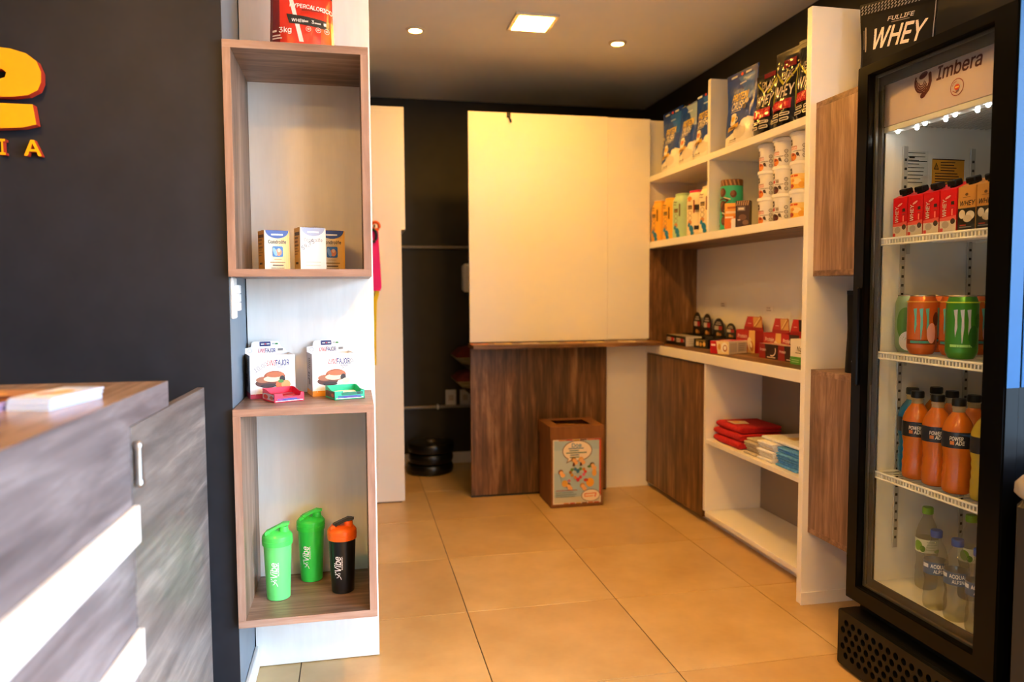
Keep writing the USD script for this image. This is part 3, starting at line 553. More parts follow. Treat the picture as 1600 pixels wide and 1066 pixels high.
a.line([(.045, .075), (.11, .078)], .006, '#e07a2a').line([(.045, .06), (.09, .062)], .006, '#e8903a').line([(.103, .058), (.108, .072)], .007, '#d84a2a').line([(.042, .076), (.042, .06)], .005, '#e07a2a')
part(P, 'print', a.on(front(-D-.0012), .03), PR)

# ---------------------------------------------------------------- goods: makers
def smooth01(x): x = np.clip(x, 0, 1); return x*x*(3-2*x)
def pouch(w, h, d, seed, nx=22, ny=30, flare=.0, crease=.006):
    """stand-up pouch facing -y: returns its mesh and the map of its front"""
    def half(u, v):
        a = np.clip(np.abs(2*u/w), 0, 1); b = np.clip(v/h, 0, 1)
        g = (1-smooth01((b-.12)/.80))*.93+.07*(1-b); g = np.where(b > .93, .006, np.maximum(g, .006)); side = np.sqrt(np.clip(1-a**2.6, 0, 1))
        n = (meshkit.fbm(np.stack([u*26+seed*7.1, v*20+seed*3.3, 0*u+seed], -1), 3, seed)-.5)*2*crease*smooth01(b*6)*smooth01((1-a)*5)*np.where(b > .92, .25, 1)
        return d/2*g*side+.0012+np.abs(n)*.0+n*.8*(g > .02)
    wid = lambda b: 1+flare*b-.05*np.exp(-((b-.5)/.28)**2)
    U, V = np.meshgrid(np.linspace(-w/2, w/2, nx+1), np.linspace(0, h, ny+1)); u, v = U.ravel(), V.ravel()
    t = np.maximum(half(u, v), .0012); X = u*wid(v/h)
    A, B = np.stack([X, -t, v], 1), np.stack([X, t, v], 1); n = nx+1; F = []
    idx = lambda i, j: j*n+i; N = len(A)
    for j in range(ny):
        for i in range(nx):
            a, b, c, e = idx(i, j), idx(i+1, j), idx(i+1, j+1), idx(i, j+1); F += [(a, b, c), (a, c, e), (N+a, N+c, N+b), (N+a, N+e, N+c)]
    for i in range(nx):
        a, b = idx(i, 0), idx(i+1, 0); F += [(b, a, N+a), (b, N+a, N+b)]; a, b = idx(i, ny), idx(i+1, ny); F += [(a, b, N+b), (a, N+b, N+a)]
    for j in range(ny):
        a, b = idx(0, j), idx(0, j+1); F += [(a, b, N+b), (a, N+b, N+a)]; a, b = idx(nx, j), idx(nx, j+1); F += [(b, a, N+a), (b, N+a, N+b)]
    m = trimesh.Trimesh(np.vstack([A, B]), np.array(F), process=False); m.fix_normals()
    gu, gv = np.linspace(-w/2, w/2, nx+1), np.linspace(0, h, ny+1); grid = t.reshape(ny+1, nx+1)
    def fn(uu, vv, hh):
        uu, vv = np.clip(uu, -w/2*.995, w/2*.995), np.clip(vv, .0005, h)
        fx, fy = np.clip((uu+w/2)/w*nx, 0, nx-1e-6), np.clip(vv/h*ny, 0, ny-1e-6); i, j = fx.astype(int), fy.astype(int); a, b = fx-i, fy-j
        # follow the two triangles of each cell exactly
        t00, t10, t11, t01 = grid[j, i], grid[j, i+1], grid[j+1, i+1], grid[j+1, i]
        tt = np.where(a >= b, t00+(t10-t00)*a+(t11-t10)*b, t00+(t11-t01)*a+(t01-t00)*b); return np.stack([uu*wid(vv/h), -tt-hh-.0004, vv], 1)
    return m, fn
def bag(name, lab, loc, rz, w, h, d, seed, film, art, ink, group=None, flare=.0, crease=.006, back=None):
    t = T(name, lab, 'pouch', loc, rz, group); m, fn = pouch(w, h, d, seed, flare=flare, crease=crease)
    p = t.part('pouch', m, film, True); t.part('print', art.on(fn, .012, .0011), ink)
    sl = bx(-w/2*(1+flare), w/2*(1+flare), -.0028, .0028, h-.012, h+.001); t.part('seal', sl, film); return t

# gold supplement boxes
def gold_box(lab, loc, rz, w, d, h, pale):
    t = T('supplement_box', lab, 'box', loc, rz, 'boxes in the upper box shelf')
    base = '#f4efdf' if pale else '#e8c068'
    t.part('carton', bx(-w/2, w/2, -d/2, d/2, 0, h, .0008), M('gold_card_pale' if pale else 'gold_card', base, .4))
    a = Art()
    if pale: a.rect(-w/2, 0, w/2, h, '#f7f5f1')
    else:
        for k in range(12): f = k/11; a.rect(-w/2+w*k/12, 0, -w/2+w*(k+1)/12, h, tuple(np.array((246, 240, 226))*(1-f)**.8+np.array((232, 178, 72))*(1-(1-f)**.8)))
    cap = affinity.scale(Point(0, h).buffer(1, 16), w*.46, h*.20).intersection(sbox(-w/2, 0, w/2, h))
    a.poly(cap, '#aab4d4' if pale else '#2b4a9c').rect(-.017, h*.875, .017, h*.915, '#e9ecf4')
    a.text('Condrolife', 0, h*.67, .0098, '#a8a6aa' if pale else '#3a3026', True, center=True, width=w*.72)
    if not pale:
        a.poly(rrect(-w*.2, h*.33, w*.22, h*.60, .004), '#2f6fb4').ell(w*.05, h*.45, w*.12, h*.09, '#e88a5a').ell(-w*.1, h*.46, w*.07, h*.11, '#7fb0e0', 20).ell(w*.06, h*.50, w*.06, h*.05, '#f4c8a0')
        a.rect(-w*.14, h*.265, w*.16, h*.28, '#b89048').bars(-w*.3, h*.18, w*.34, 1, .01, .003, '#a8823c').bars(-w*.2, h*.10, w*.26, 1, .01, .004, '#7a6030').bars(-w*.26, h*.04, w*.3, 1, .01, .002, '#8a6a30')
    else:
        a.text('59,75', -w*.42, h*.46, .0115, '#4a4a52', False, rot=32).bars(-w*.3, h*.18, w*.34, 2, .01, .0018, '#dcd6c4')
    t.part('front_print', a.on(front(-d/2)), PR)
    s = Art().rect(-d/2, 0, d/2, h, '#c99a4a' if not pale else '#d8b26a').rect(-d*.4, h*.82, d*.4, h*.9, '#4a3a2c').bars(-d*.38, h*.74, d*.36, 3, .011, .006, '#7a5c34', 7).bars(-d*.36, h*.5, d*.3, 3, .008, .003, '#8a6a3c', 8).rect(-d*.25, h*.14, d*.2, h*.19, '#3a2a1a')
    t.part('side_print', s.on(leftface(-w/2)), PR)
    t.part('top_flap', moved(lathe([(0, 0), (.5, 0), (.5, .0012), (0, .0012)], 24), (0, 0, 0)).apply_transform(np.diag([w*.96, d*.9, 1, 1])).apply_translation((0, 0, h+.0002)), M('flap_brown', '#6a3a20', .5))
    return t
gold_box('gold supplement box standing alone at the left of the upper box shelf', (-.634, -1.085, 1.2985), 23, .073, .06, .114, False)
gold_box('faded white supplement box with handwriting, in front of another box', (-.531, -1.08, 1.2985), 20, .076, .06, .124, True)
gold_box('gold supplement box half hidden behind the faded white box', (-.474, -.995, 1.2985), 8, .078, .058, .122, False)

# wafer cartons and trays on the lower box shelf
def cookie(a, x, y, s, fruit):
    a.ell(x-.012*s, y-.006*s, .03*s, .012*s, '#5a3226').ell(x-.02*s, y+.004*s, .02*s, .009*s, '#a86a4a').ell(x-.006*s, y-.014*s, .022*s, .006*s, '#3a2a2a')
    a.ell(x+.012*s, y+.012*s, .03*s, .017*s, '#9a4f2c').ell(x+.008*s, y+.006*s, .027*s, .009*s, '#f0dcb8').ell(x+.014*s, y+.018*s, .026*s, .008*s, '#b86a40').ell(x+.034*s, y+.004*s, .008*s, .010*s, '#2e1c18')
    if fruit: a.ell(x+.03*s, y-.012*s, .015*s, .014*s, '#e8703a').ell(x+.044*s, y-.012*s, .013*s, .013*s, '#f0a060').ell(x+.03*s, y-.002*s, .008*s, .005*s, '#4a8a3a')
    else: a.ell(x+.036*s, y-.012*s, .016*s, .011*s, '#f2ead2').ell(x+.042*s, y-.006*s, .012*s, .008*s, '#e8dcba')
def wafer(lab, loc, rz, fruit, band, price):
    w, d, h = .134, .104, .132
    t = T('wafer_carton', lab, 'carton', loc, rz, 'white snack cartons on the lower box shelf')
    t.part('carton', cat(bx(-w/2, w/2, -d/2, -d/2+.0015, 0, h), bx(-w/2, w/2, d/2-.0015, d/2, 0, h+.004), bx(-w/2, -w/2+.0015, -d/2+.0015, d/2-.0015, 0, h), bx(w/2-.0015, w/2, -d/2+.0015, d/2-.0015, 0, h), bx(-w/2, w/2, -d/2, d/2, h*.86, h*.87), bx(-w/2+.001, w/2-.001, -d/2+.001, d/2-.001, 0, .002)), M('white_card', '#f1eff0', .45))
    a = Art().text('UNI', -.02, h*.755, .0165, '#d8283a', False, shear=.3, width=.026).text('FAJOR', .008, h*.755, .0165, '#2a3a80', True, width=.040)
    a.rect(.012, h*.71, .045, h*.722, '#9aa0b8'); cookie(a, -.008, h*.40, 1.05, fruit); a.rect(.057, .012, .0576, h*.9, '#d8d8e2').rect(-w/2+.014, .012, -w/2+.0146, h*.9, '#dcdce4')
    a.text(price, *((-.052, h*.60) if fruit else (.024, h*.63)), .013, '#9a9aa4', False, rot=30, width=.042)
    t.part('front_print', a.on(front(-d/2)), PR)
    s = Art().rect(-d/2, 0, d/2, h, '#a2a0a4').rect(-d/2, 0, d/2, .017, band).bars(-d*.2, h*.86, d*.3, 6, .006, .003, '#55545a', 3).bars(-d*.2, h*.5, d*.2, 3, .009, .006, '#3a3a42', 4).rect(-d*.1, .034, d*.2, .05, '#4a4a52')
    t.part('side_print', s.on(leftface(-w/2)), PR)
    fl = Polygon([(-w*.5, h-.002), (-w*.5, h+.017), (-w*.36, h+.019), (-w*.34, h+.033), (-w*.28, h+.037), (w*.27, h+.037), (w*.31, h+.028), (w*.33, h+.02), (w*.42, h+.012), (w*.47, h-.002)])
    m = ext(fl, .0016, 'xz', 0); m.apply_transform(trimesh.transformations.rotation_matrix(math.radians(-10), (1, 0, 0), (0, 0, h))); m.apply_translation((0, d/2-.004, 0))
    p = t.part('header_flap', m, M('white_card', '#f1eff0', .45))
    a = Art().poly(rrect(-.022, h+.0215, .012, h+.036, .002), '#23306e').rect(-.017, h+.027, -.008, h+.030, '#e8e8f4').ell(-.004, h+.0285, .0025, .002, '#d83a4a').rect(.0, h+.027, .009, h+.030, '#e8e8f4')
    a.text('UNI', -.03, h+.0015, .0125, '#d8283a', False, shear=.3, width=.022).text('FAJOR', -.006, h+.0015, .0125, '#2a3a80', True, width=.031).ring(-.052, h+.008, .0065, .0007, '#a8a8ae')
    for k in range(8): a.rect(.034+.0019*k, h+.006, .0352+.0019*k, h+.013, '#4a4a4e')
    a.ell(.03, h+.028, .005, .0025, '#3a8a4a').rect(.016, h+.026, .025, h+.031, '#b8bcc0')
    R = trimesh.transformations.rotation_matrix(math.radians(-10), (1, 0, 0), (0, 0, h)); f0 = front(0.)
    a.on(lambda u, v, q: trimesh.transform_points(f0(u, v, q), R)+[0, d/2-.004, 0]); part(p, 'print', a, PR)
    b = Art().rect(-w/2, 0, w/2, .017, band).ell(.0, .008, .018, .007, '#5a2a1a') if not fruit else Art().rect(-w/2, 0, w/2, .014, band)
    t.part('bottom_band', b.on(front(-d/2-.0002)), PR)
wafer('white snack carton with peach picture at left on the lower box shelf', (-.668, -.952, .9095), 15, True, '#c2355a', '10,00')
wafer('white snack carton with cream picture at right on the lower box shelf', (-.482, -.942, .9095), 12, False, '#e39a1c', '10,00')
def tray(lab, fl, rz, w, d, h, col, dark, seed, fill):
    r = math.radians(rz); cx, cy = fl[0]+w/2*math.cos(r)-d/2*math.sin(r), fl[1]+w/2*math.sin(r)+d/2*math.cos(r)
    t = T('snack_tray', lab, 'tray', (cx, cy, .9095), rz, 'small open snack trays'); th = .0015; m_, k_ = M('tray_'+dark[1:], col, .4), M('tray_in_'+dark[1:], dark, .5)
    side = Polygon([(-d/2, 0), (d/2, 0), (d/2, h*1.35), (d/2-.02, h*1.35), (-d/2+.035, h), (-d/2, h)])
    frontp = sbox(-w/2, 0, w/2, h).difference(rrect(-w*.22, h*.62, w*.38, h*1.5, .005))
    t.part('tray', cat(bx(-w/2, w/2, -d/2, d/2, 0, th), ext(side, th, 'yz', -w/2), ext(side, th, 'yz', w/2-th), ext(frontp, th, 'xz', -d/2), bx(-w/2+th, w/2-th, d/2-th, d/2, th, h*1.35)), m_)
    a = Art().rect(-w*.46, h*.1, w*.46, h*.2, '#f4dde4').bars(-w*.4, h*.34, w*.4, 2, .004, .0026, '#3a3aa0', seed).rect(-w*.2, h*.22, w*.25, h*.42, '#4a46a8')
    if seed == 2: a.poly(rrect(-w*.28, h*.5, w*.44, h*.85, .003), '#0f7a5a').ell(w*.3, h*.68, .006, .004, '#103a2a')
    t.part('front_print', a.on(front(-d/2)), PR)
    s = Art().poly(affinity.translate(Polygon([(-d*.48, h*.2), (d*.48, h*.2), (d*.48, h*.9), (-d*.3, h*.9), (-d*.48, h*.8)]), 0, 0), '#c9c2cc' if seed == 1 else '#5a4a52').ell(-.02, h*.5, .018, h*.25, '#d0483a' if seed == 1 else '#3a2a2a').rect(.01, h*.4, .045, h*.62, '#4a55a8').ell(d*.28, h*.5, .012, h*.22, '#c86a4a')
    t.part('side_print', s.on(leftface(-w/2)), PR)
    for k in range(3): t.part('snack_bar', moved(bx(-w*.42, w*.42, -.013, .013, 0, .013, .004), (0, -d*.18+.031*k, th+.0002+.004*(k % 2)), rx=4), M('bar_wrap_'+fill[1:], fill, .3))
tray('small red open snack tray in front of the peach carton', (-.640, -1.122, 0), 27, .092, .092, .026, '#e0204a', '#8a1226', 1, '#9a2030')
tray('small green open snack tray in front of the cream carton', (-.468, -1.104, 0), 20, .094, .088, .026, '#1fc795', '#1a8a68', 2, '#e8e6da')

# shaker bottles
def shaker(lab, loc, rz, body, lidc, capc, flip, pa):
    t = T('shaker_bottle', lab, 'bottle', loc, rz, 'shaker bottles in the lower box shelf')
    R = lambda z: .0345+.0068*np.clip(z/.17, 0, 1)
    t.part('body', lathe([(0, 0), (.031, 0), (.0338, .002), (.0345, .006), (.0360, .04), (.0380, .09), (.0400, .14), (.0408, .168), (0, .168)], 48), body, 40)
    l = t.part('lid', lathe([(.040, .166), (.0440, .1665), (.0445, .169), (.0445, .192), (.0430, .1955), (.0415, .1965), (.040, .199), (.037, .203), (.028, .207), (0, .209)], 48), lidc, 35)
    part(l, 'grip_ring', lathe([(.0445, .1785), (.0452, .179), (.0452, .181), (.0445, .1815)], 48), lidc, 30)
    part(l, 'spout', moved(lathe([(.014, 0), (.0135, .012), (.0125, .019), (.0095, .019), (.009, .012), (0, .012)], 24), (.020, -.006, .203)), lidc, 35)
    part(l, 'hinge', cat(moved(lathe([(0, -.013), (.0075, -.013), (.0075, .013), (0, .013)], 18), (-.026, -.012, .205), rx=90), bx(-.033, -.018, -.024, .0, .196, .205, .002)), lidc, 35)
    P = [(-.032, .199 if flip else .207), (-.026, .212 if flip else .214), (-.004, .222 if flip else .2235), (.018, .2325), (.037, .2325 if flip else .229), (.036, .226), (.01, .221), (-.012, .211), (-.026, .199)]
    fp = ext(Polygon(P), .022, 'xz', -.017); p = part(l, 'flip_cap', fp, capc, 30)
    a = Art().text('Vibe', .005, 0, .0205, '#f4f2f8', True, rot=90, shear=.16, width=None); k = a.L.pop(); v = k[0].copy(); v[:, 1] = (v[:, 1]-v[:, 1].min())/np.ptp(v[:, 1])*.048
    a.L.append((v, k[1], k[2])); a.text('ACADEMIA', .011, .004, .0045, '#e8e6ee', True, rot=90); k = a.L.pop(); v = k[0].copy(); v[:, 1] = .006+(v[:, 1]-v[:, 1].min())/np.ptp(v[:, 1])*.042; a.L.append((v, k[1], k[2]))
    c = '#f4f2f8'   # the running figure
    a.ell(-.0125, -.0035, .0024, .0024, c).line([(-.009, -.007), (-.003, -.012), (.001, -.010)], .0024, c).line([(-.009, -.007), (-.012, -.011), (-.0135, -.0085)], .0016, c).line([(-.003, -.012), (.003, -.017), (.0055, -.024)], .002, c).line([(-.003, -.012), (-.004, -.018), (-.0085, -.0195)], .002, c).line([(-.006, -.009), (-.001, -.004), (.003, -.006)], .0016, c)
    t.part('print', a.on(around(R, .072, pa), .006), PRM); return t
gb, gl_ = M('pale_green_plastic', '#6ee77a', .35, subsurface_weight=.15, subsurface_radius=(.5, 1., .5), subsurface_scale=.01), M('lime_lid', '#4fe05f', .32)
shaker('pale green shaker bottle at front left, its cap tilted', (-.647, -1.068, .3064), 0, gb, gl_, gl_, True, -.12)
shaker('bright green shaker bottle at the back between the other two', (-.556, -.938, .3064), 0, M('green_plastic', '#35d453', .32), M('green_lid', '#36d94c', .32), M('green_lid', '#36d94c', .32), False, -.30)
shaker('black shaker bottle with an orange lid at right', (-.456, -1.055, .3064), 0, M('black_shaker', '#101012', .3), M('orange_lid', '#ff6a14', .33), M('cap_black', '#141416', .3), False, -.25)

# red pouch on top of the column shelf
a = Art().rect(-.096, .0, .096, .33, '#e0331c').poly(Polygon([(-.096, .0), (-.06, .0), (-.07, .33), (-.096, .33)]), '#7a1a16').poly(Polygon([(.05, .0), (.096, 0), (.096, .1), (.055, .1)]), '#e8601e')
a.poly(Polygon([(-.008, .01), (.004, .01), (-.028, .15), (-.04, .15)]), '#f2e4dc').poly(Polygon([(-.036, .062), (.096, .05), (.096, .074), (-.044, .09)]), '#2a2622')
a.text('HYPERCALORICO', -.036, .112, .0125, '#f6efe8', True, rot=-5, width=.125).text('WHEY', -.03, .067, .009, '#f2ece6', True, rot=-4).rect(.0, .066, .018, .071, '#cfc8c0').text('3', .027, .064, .009, '#f2ece6', True).rect(.036, .064, .054, .068, '#cfc8c0').rect(.062, .062, .07, .07, '#e8e2dc')
a.text('3kg', -.066, .034, .015, '#f6efe8', True).bars(-.083, .036, -.07, 1, .01, .006, '#f0e0d8').bars(-.083, .024, -.05, 2, .008, .004, '#f0d8d0', 3)
for x in (.018, .046, .07): a.ring(x, .046, .0075, .0012, '#f4d8d0').ell(x, .046, .004, .003, '#f0b0a0')
a.text('MASS', -.05, .145, .042, '#191514', True, shear=.2).bars(-.0, .098, .06, 1, .01, .005, '#8a2a1a', 2)
a.shift(0, .022, 3)
bag('supplement_pouch', 'large red supplement pouch on top of the upper box shelf, cropped above', (-.540, -1.08, 1.9145), 3, .182, .32, .10, 5, M('red_film', '#d2301c', .28), a, printed('printed_film', .3), None, .0, .005)

# blue protein pouches on the top shelf
def crush(var):
    a = Art().rect(-.135, .0, .135, .36, '#163f9c').rect(-.135, .318, .135, .36, '#122f84').poly(Polygon([(-.03, .32), (.105, .32), (.105, .2), (.06, .2), (.02, .26)]), '#2a62c0' if var != 1 else '#8fa6c6')
    a.poly(Polygon([(-.135, 0), (.135, 0), (.135, .10), (.085, .115), (.05, .09), (.02, .085), (-.02, .055), (-.06, .045), (-.135, .04)]), '#e8e2d8').ell(.03, .05, .05, .03, '#d8cfc2').ell(.07, .09, .03, .02, '#f2ece4')
    a.rect(-.085, .324, -.035, .333, '#c9d4e6').rect(.035, .324, .08, .333, '#c9d4e6').ell(.005, .329, .010, .007, '#d8482a').rect(-.012, .282, .045, .288, '#c9d4e6')
    a.text('PROTEIN', -.06, .205, .034, '#f2cf3a', True, shear=.18, width=.125).text('CRUSH', -.055, .163, .036, '#f1ead8', True, shear=.18, width=.105).rect(-.055, .154, .03, .157, '#d8d2c4')
    x = -.018; a.rect(x-.024, .095, x+.02, .135, '#f0e8d6').ell(x-.002, .098, .022, .01, '#f0e8d6').ring(x+.024, .116, .011, .004, '#f0e8d6').ell(x-.002, .12, .016, .015, ('#f0c040', '#e06a30', '#c87a3a', '#eec040')[var]).ell(x-.002, .138, .022, .008, '#f6f0e2')
    a.poly(Polygon([(-.06, .062), (.03, .076), (.032, .096), (-.055, .083)]), '#c9a032').rect(-.04, .072, .012, .08, '#6a4a12').rect(-.04, .018, .0, .022, '#6a6460').ell(.01, .021, .008, .004, '#4a3a34').rect(-.045, .010, .02, .013, '#9a948c')
    if var in (0, 3): a.ell(.075, .19, .013, .012, '#cdbfa6').ell(.062, .165, .011, .013, '#3a2a24') if var == 3 else a.ell(-.075, .19, .010, .010, '#d8cdb8').ell(-.073, .165, .010, .010, '#d8cdb8').ell(-.07, .142, .009, .009, '#d8cdb8')
    return a
blue_f = M('blue_film', '#143a90', .3); pf = printed('printed_film', .3)
for k, (y, rz, w, h, lab) in enumerate(((.763, -88, .245, .345, 'blue protein pouch farthest left on the top shelf'), (.54, -88, .178, .325, 'blue protein pouch second from the left on the top shelf, its top creased'), (.341, -88, .172, .335, 'blue protein pouch just left of the upright shelf divider'), (-.04, -86, .25, .345, 'blue protein pouch just right of the upright shelf divider'))):
    bag('blue_pouch', lab, (1.428, y, 1.9325), rz, w, h, .07, 11+k, blue_f, crush(k), pf, 'blue pouches on the top shelf', .04, .005)
# black whey pouches
def blk(v):
    a = Art().rect(-.082, .0, .082, .32, '#0d0c0d'); g = '#b9b23a'
    for s in (-1, 1): a.poly(Polygon([(s*.008, .19), (s*.07, .245), (s*.072, .237), (s*.012, .178)]), g).poly(Polygon([(s*.07, .23), (s*.076, .06), (s*.072, .06), (s*.064, .222)]), '#8a8a2a')
    a.poly(Polygon([(-.012, .178), (-.008, .19), (.03, .235), (.026, .21)]), '#e8dfcc').rect(-.02, .25, .06, .285, '#7a1a22').text('BLK', -.03, .205, .03, '#a89a84', True, width=.075)
    a.text('WHEY', -.056, .128, .045, '#e2d8c8', True, width=.118).rect(-.062, .07, .058, .112, '#a8202a').text('100%', -.05, .078, .026, '#ff6a5a', True, width=.06).rect(.02, .08, .05, .1, '#d03a3a')
    for x, z in ((-.055, .042), (.005, .042), (-.055, .02), (.005, .02)): a.poly(rrect(x, z, x+.05, z+.014, .005), '#d8d0c4').poly(rrect(x+.004, z+.004, x+.046, z+.010, .002), '#4a4440')
    return a
film_k = M('black_gloss_film', '#09090a', .14, coat_weight=.6, coat_roughness=.06)
for k, (x, y, rz, h, lab) in enumerate(((1.432, -.262, -84, .27, 'shortest black whey pouch beside the blue pouch on the top shelf'), (1.436, -.42, -84, .325, 'black whey pouch in the middle of the front row on the top shelf'), (1.44, -.585, -84, .33, 'black whey pouch next to the tall white end panel'))):
    bag('black_pouch', lab, (x, y, 1.9325), rz, .158, h, .08, 21+k, film_k, blk(k), PRB, 'black pouches on the top shelf', .0, .011)
for k, (x, y, h, lab) in enumerate(((1.60, -.33, .345, 'plain black pouch behind the shortest whey pouch'), (1.60, -.52, .39, 'dark pouch with crumpled top at the back of the top shelf'))):
    bag('black_pouch', lab, (x, y, 1.9325), -84, .17, h, .08, 31+k, film_k, Art().rect(-.04, .25, .04, .27, '#5a2030').rect(-.06, .1, .06, .12, '#4a4a2a'), PRB, 'black pouches on the top shelf', .0, .012)
# whey pouches on the box shelves by the fridge
a = Art().rect(-.127, .0, .127, .33, '#161412').text('WHEY', -.092, .165, .072, '#e6d8c8', True, shear=.2, width=.175).text('FULLIFE', -.035, .258, .015, '#cfc6bc', True, shear=.25, width=.085).rect(-.02, .25, .04, .253, '#8a8278')
a.rect(-.108, .16, -.104, .25, '#a89c8c').rect(-.114, .17, -.111, .24, '#6a6258').rect(.118, .02, .121, .32, '#a8a098')
for i in range(22):
    for j in range(3): a.poly(Polygon([(-.122+.0112*i, .297+.011*j), (-.117+.0112*i, .297+.011*j), (-.112+.0112*i, .306+.011*j), (-.117+.0112*i, .306+.011*j)]), '#8f8a84')
bag('black_pouch', 'black pouch with a hatched top band standing behind the fridge top', (1.508, -.995, 1.9355), -52, .252, .335, .08, 41, M('black_matt_film', '#131210', .45, specular_ior_level=.2), a, PRD, None, .02, .004)
a = Art().rect(-.095, 0, .095, .285, '#121111').ell(-.045, .195, .009, .009, '#d8d0c8').text('100%', -.058, .165, .010, '#cfc6be', True).text('WHEY', -.06, .143, .018, '#e8e0d8', True, shear=.2, width=.06).text('CONC', -.058, .125, .012, '#bdb4aa', True)
for z in (.098, .08, .062, .044): a.ell(-.055, z, .007, .007, '#d8d0c8').ell(-.025, z-.002, .006, .006, '#a8a098')
a.rect(-.055, .02, -.03, .03, '#d8d0c8')
bag('black_pouch', 'slim black pouch in the gap between the box shelves by the fridge', (1.425, -1.015, .9285), -55, .19, .30, .07, 42, M('black_matt_film', '#131210', .45), a, PRD, None, -.02, .004)

# jars, canister and small packs on the lower shelf
def jar(lab, loc, rz, body, art, lidc=None, r=.05, h=.245):
    t = T('milkshake_jar', lab, 'jar', loc, rz, 'jars on the lower shelf')
    prof = [(0, 0), (r-.006, 0), (r-.001, .004), (r, .01), (r, h*.78), (r-.002, h*.84), (r-.009, h*.91), (r-.014, h*.945), (r-.014, h*.955), (0, h*.955)]
    t.part('body', lathe(prof, 40, 3.2), body, 35)
    t.part('lid', lathe([(0, h*.955), (r-.012, h*.955), (r-.012, h*.99), (r-.015, h), (0, h)], 36, 3.2), lidc or body, 35)
    t.part('print', art.on(around(r, 0, 0, 3.2), .012), PR); return t
def jart(main, dark, logo):
    a = Art(); q = math.pi/2*.05
    a.rect(-.098, .165, -.064, .168, dark).text(logo, -.107, .1, .036, '#7a7470', True, width=.034).rect(-.104, .085, -.078, .092, '#f6efe0').ell(-.09, .05, .014, .01, '#7a3a24').ell(-.075, .048, .009, .007, '#5a2a1a').ell(-.088, .02, .008, .005, '#8a5a3a')
    a.line([(-.03, .2), (-.022, .205), (-.014, .198), (-.006, .203)], .004, dark).line([(-.03, .188), (-.008, .186)], .003, dark)
    a.rect(-.024, .142, .004, .164, '#5a4a34').rect(-.022, .145, .002, .155, '#8a7040').ring(-.01, .122, .0125, .0022, '#8a6a4a').ring(-.01, .096, .0125, .0022, '#7a7a6a').ell(-.01, .07, .013, .013, '#c88a4a')
    a.ell(.0, .036, .014, .02, '#1f7ab4', 20).ell(-.016, .058, .008, .012, '#1f7ab4', -20).ell(.006, .012, .012, .012, '#1f7ab4').rect(.012, .12, .02, .19, dark)
    return a
yj, gj, cj = M('yellow_jar', '#f0b43a', .4), M('mint_jar', '#aecfa6', .4), M('cream_jar', '#f0dfb8', .4)
jar('yellow jar standing at the far left end of the lower shelf', (1.442, .965, 1.5335), -66, yj, jart('#f0b43a', '#5a3a12', '01'))
jar('yellow jar between the far left jar and the mint green jar', (1.452, .815, 1.5335), -66, yj, jart('#f0b43a', '#5a3a12', '02'))
jar('mint green jar in the row on the lower shelf', (1.452, .655, 1.5335), -66, gj, jart('#aecfa6', '#5a3a2a', 'CR').text('CRUSH', -.108, .088, .02, '#f4efdc', True, width=.04), None, .056, .25)
jar('cream jar with a black info square beside the mint green jar', (1.452, .475, 1.5335), -66, cj, jart('#f0dfb8', '#8a3a1a', 'CR').rect(.02, .135, .05, .165, '#1c1816').rect(.02, .127, .05, .131, '#3a3430').rect(.018, .03, .042, .052, '#1c1816').ell(-.012, .2, .014, .012, '#e08a3a'), M('pink_lid', '#d82a5a', .4), .053)
jar('cream jar closest to the divider on the lower shelf', (1.44, .305, 1.5335), -66, cj, jart('#f0dfb8', '#6a2a1a', 'MX'))
for y, lab in ((.9, 'red-lidded jar behind the two yellow jars'), (.6, 'red-lidded jar behind the mint green jar')):
    jar(lab, (1.60, y, 1.5335), -66, yj, Art().rect(-.05, .05, .05, .12, '#d8a040'), M('red_lid', '#b01a22', .4), .05, .262)
t = T('cookie_canister', 'teal cardboard canister with chocolate pictures right of the divider', 'canister', (1.455, .105, 1.5335), -66)
t.part('body', lathe([(0, 0), (.054, 0), (.055, .002), (.055, .215), (.054, .217), (0, .217)], 40), M('teal_card', '#2fb58e', .45), 40)
t.part('top', lathe([(.0535, .217), (.0545, .218), (.0545, .246), (.053, .249), (0, .249)], 40), M('choc_card', '#6a4228', .5), 40)
a = Art()
for k in range(9): a.poly(Polygon([(-.09+.02*k, .218), (-.082+.02*k, .218), (-.09+.02*k, .246), (-.098+.02*k, .246)]), '#a87a50')
for x, y, rr in ((-.012, .185, .02), (.045, .175, .016), (-.01, .12, .022), (.0, .045, .02), (.05, .08, .016)): a.ell(x, y, rr, rr*1.15, '#5a3222').ell(x-.004, y+.004, rr*.6, rr*.7, '#7a4a34')
a.line([(-.03, .15), (0, .155), (.02, .145), (.0, .13), (-.02, .095), (.02, .085), (.015, .07), (-.012, .075)], .008, '#4a2a1e').line([(.0, .16), (.03, .15)], .005, '#e8d8bc').line([(-.01, .085), (.02, .07)], .005, '#e8d8bc')
a.rect(-.07, .148, -.04, .165, '#e8c8b0').rect(-.07, .098, -.045, .115, '#d8b8a0').rect(-.072, .04, -.045, .06, '#cfe0d0').rect(-.07, .02, -.04, .03, '#e0a080')
t.part('print', a.on(around(.055), .012), PR)
def pack(lab, loc, rz, w, d, h, body, art, stripes=None):
    t = T('snack_pack', lab, 'pack', loc, rz, 'small packs in front of the tubs')
    t.part('carton', bx(-w/2, w/2, -d/2, d/2, 0, h, .001), body); t.part('print', art.on(front(-d/2)), PR)
    t.part('side_print', Art().rect(-d/2+.004, .01, d/2-.004, h*.4, '#8a4a1a').rect(-d/2+.004, h*.6, d/2-.004, h*.7, '#e8c890').on(leftface(-w/2)), PR); return t
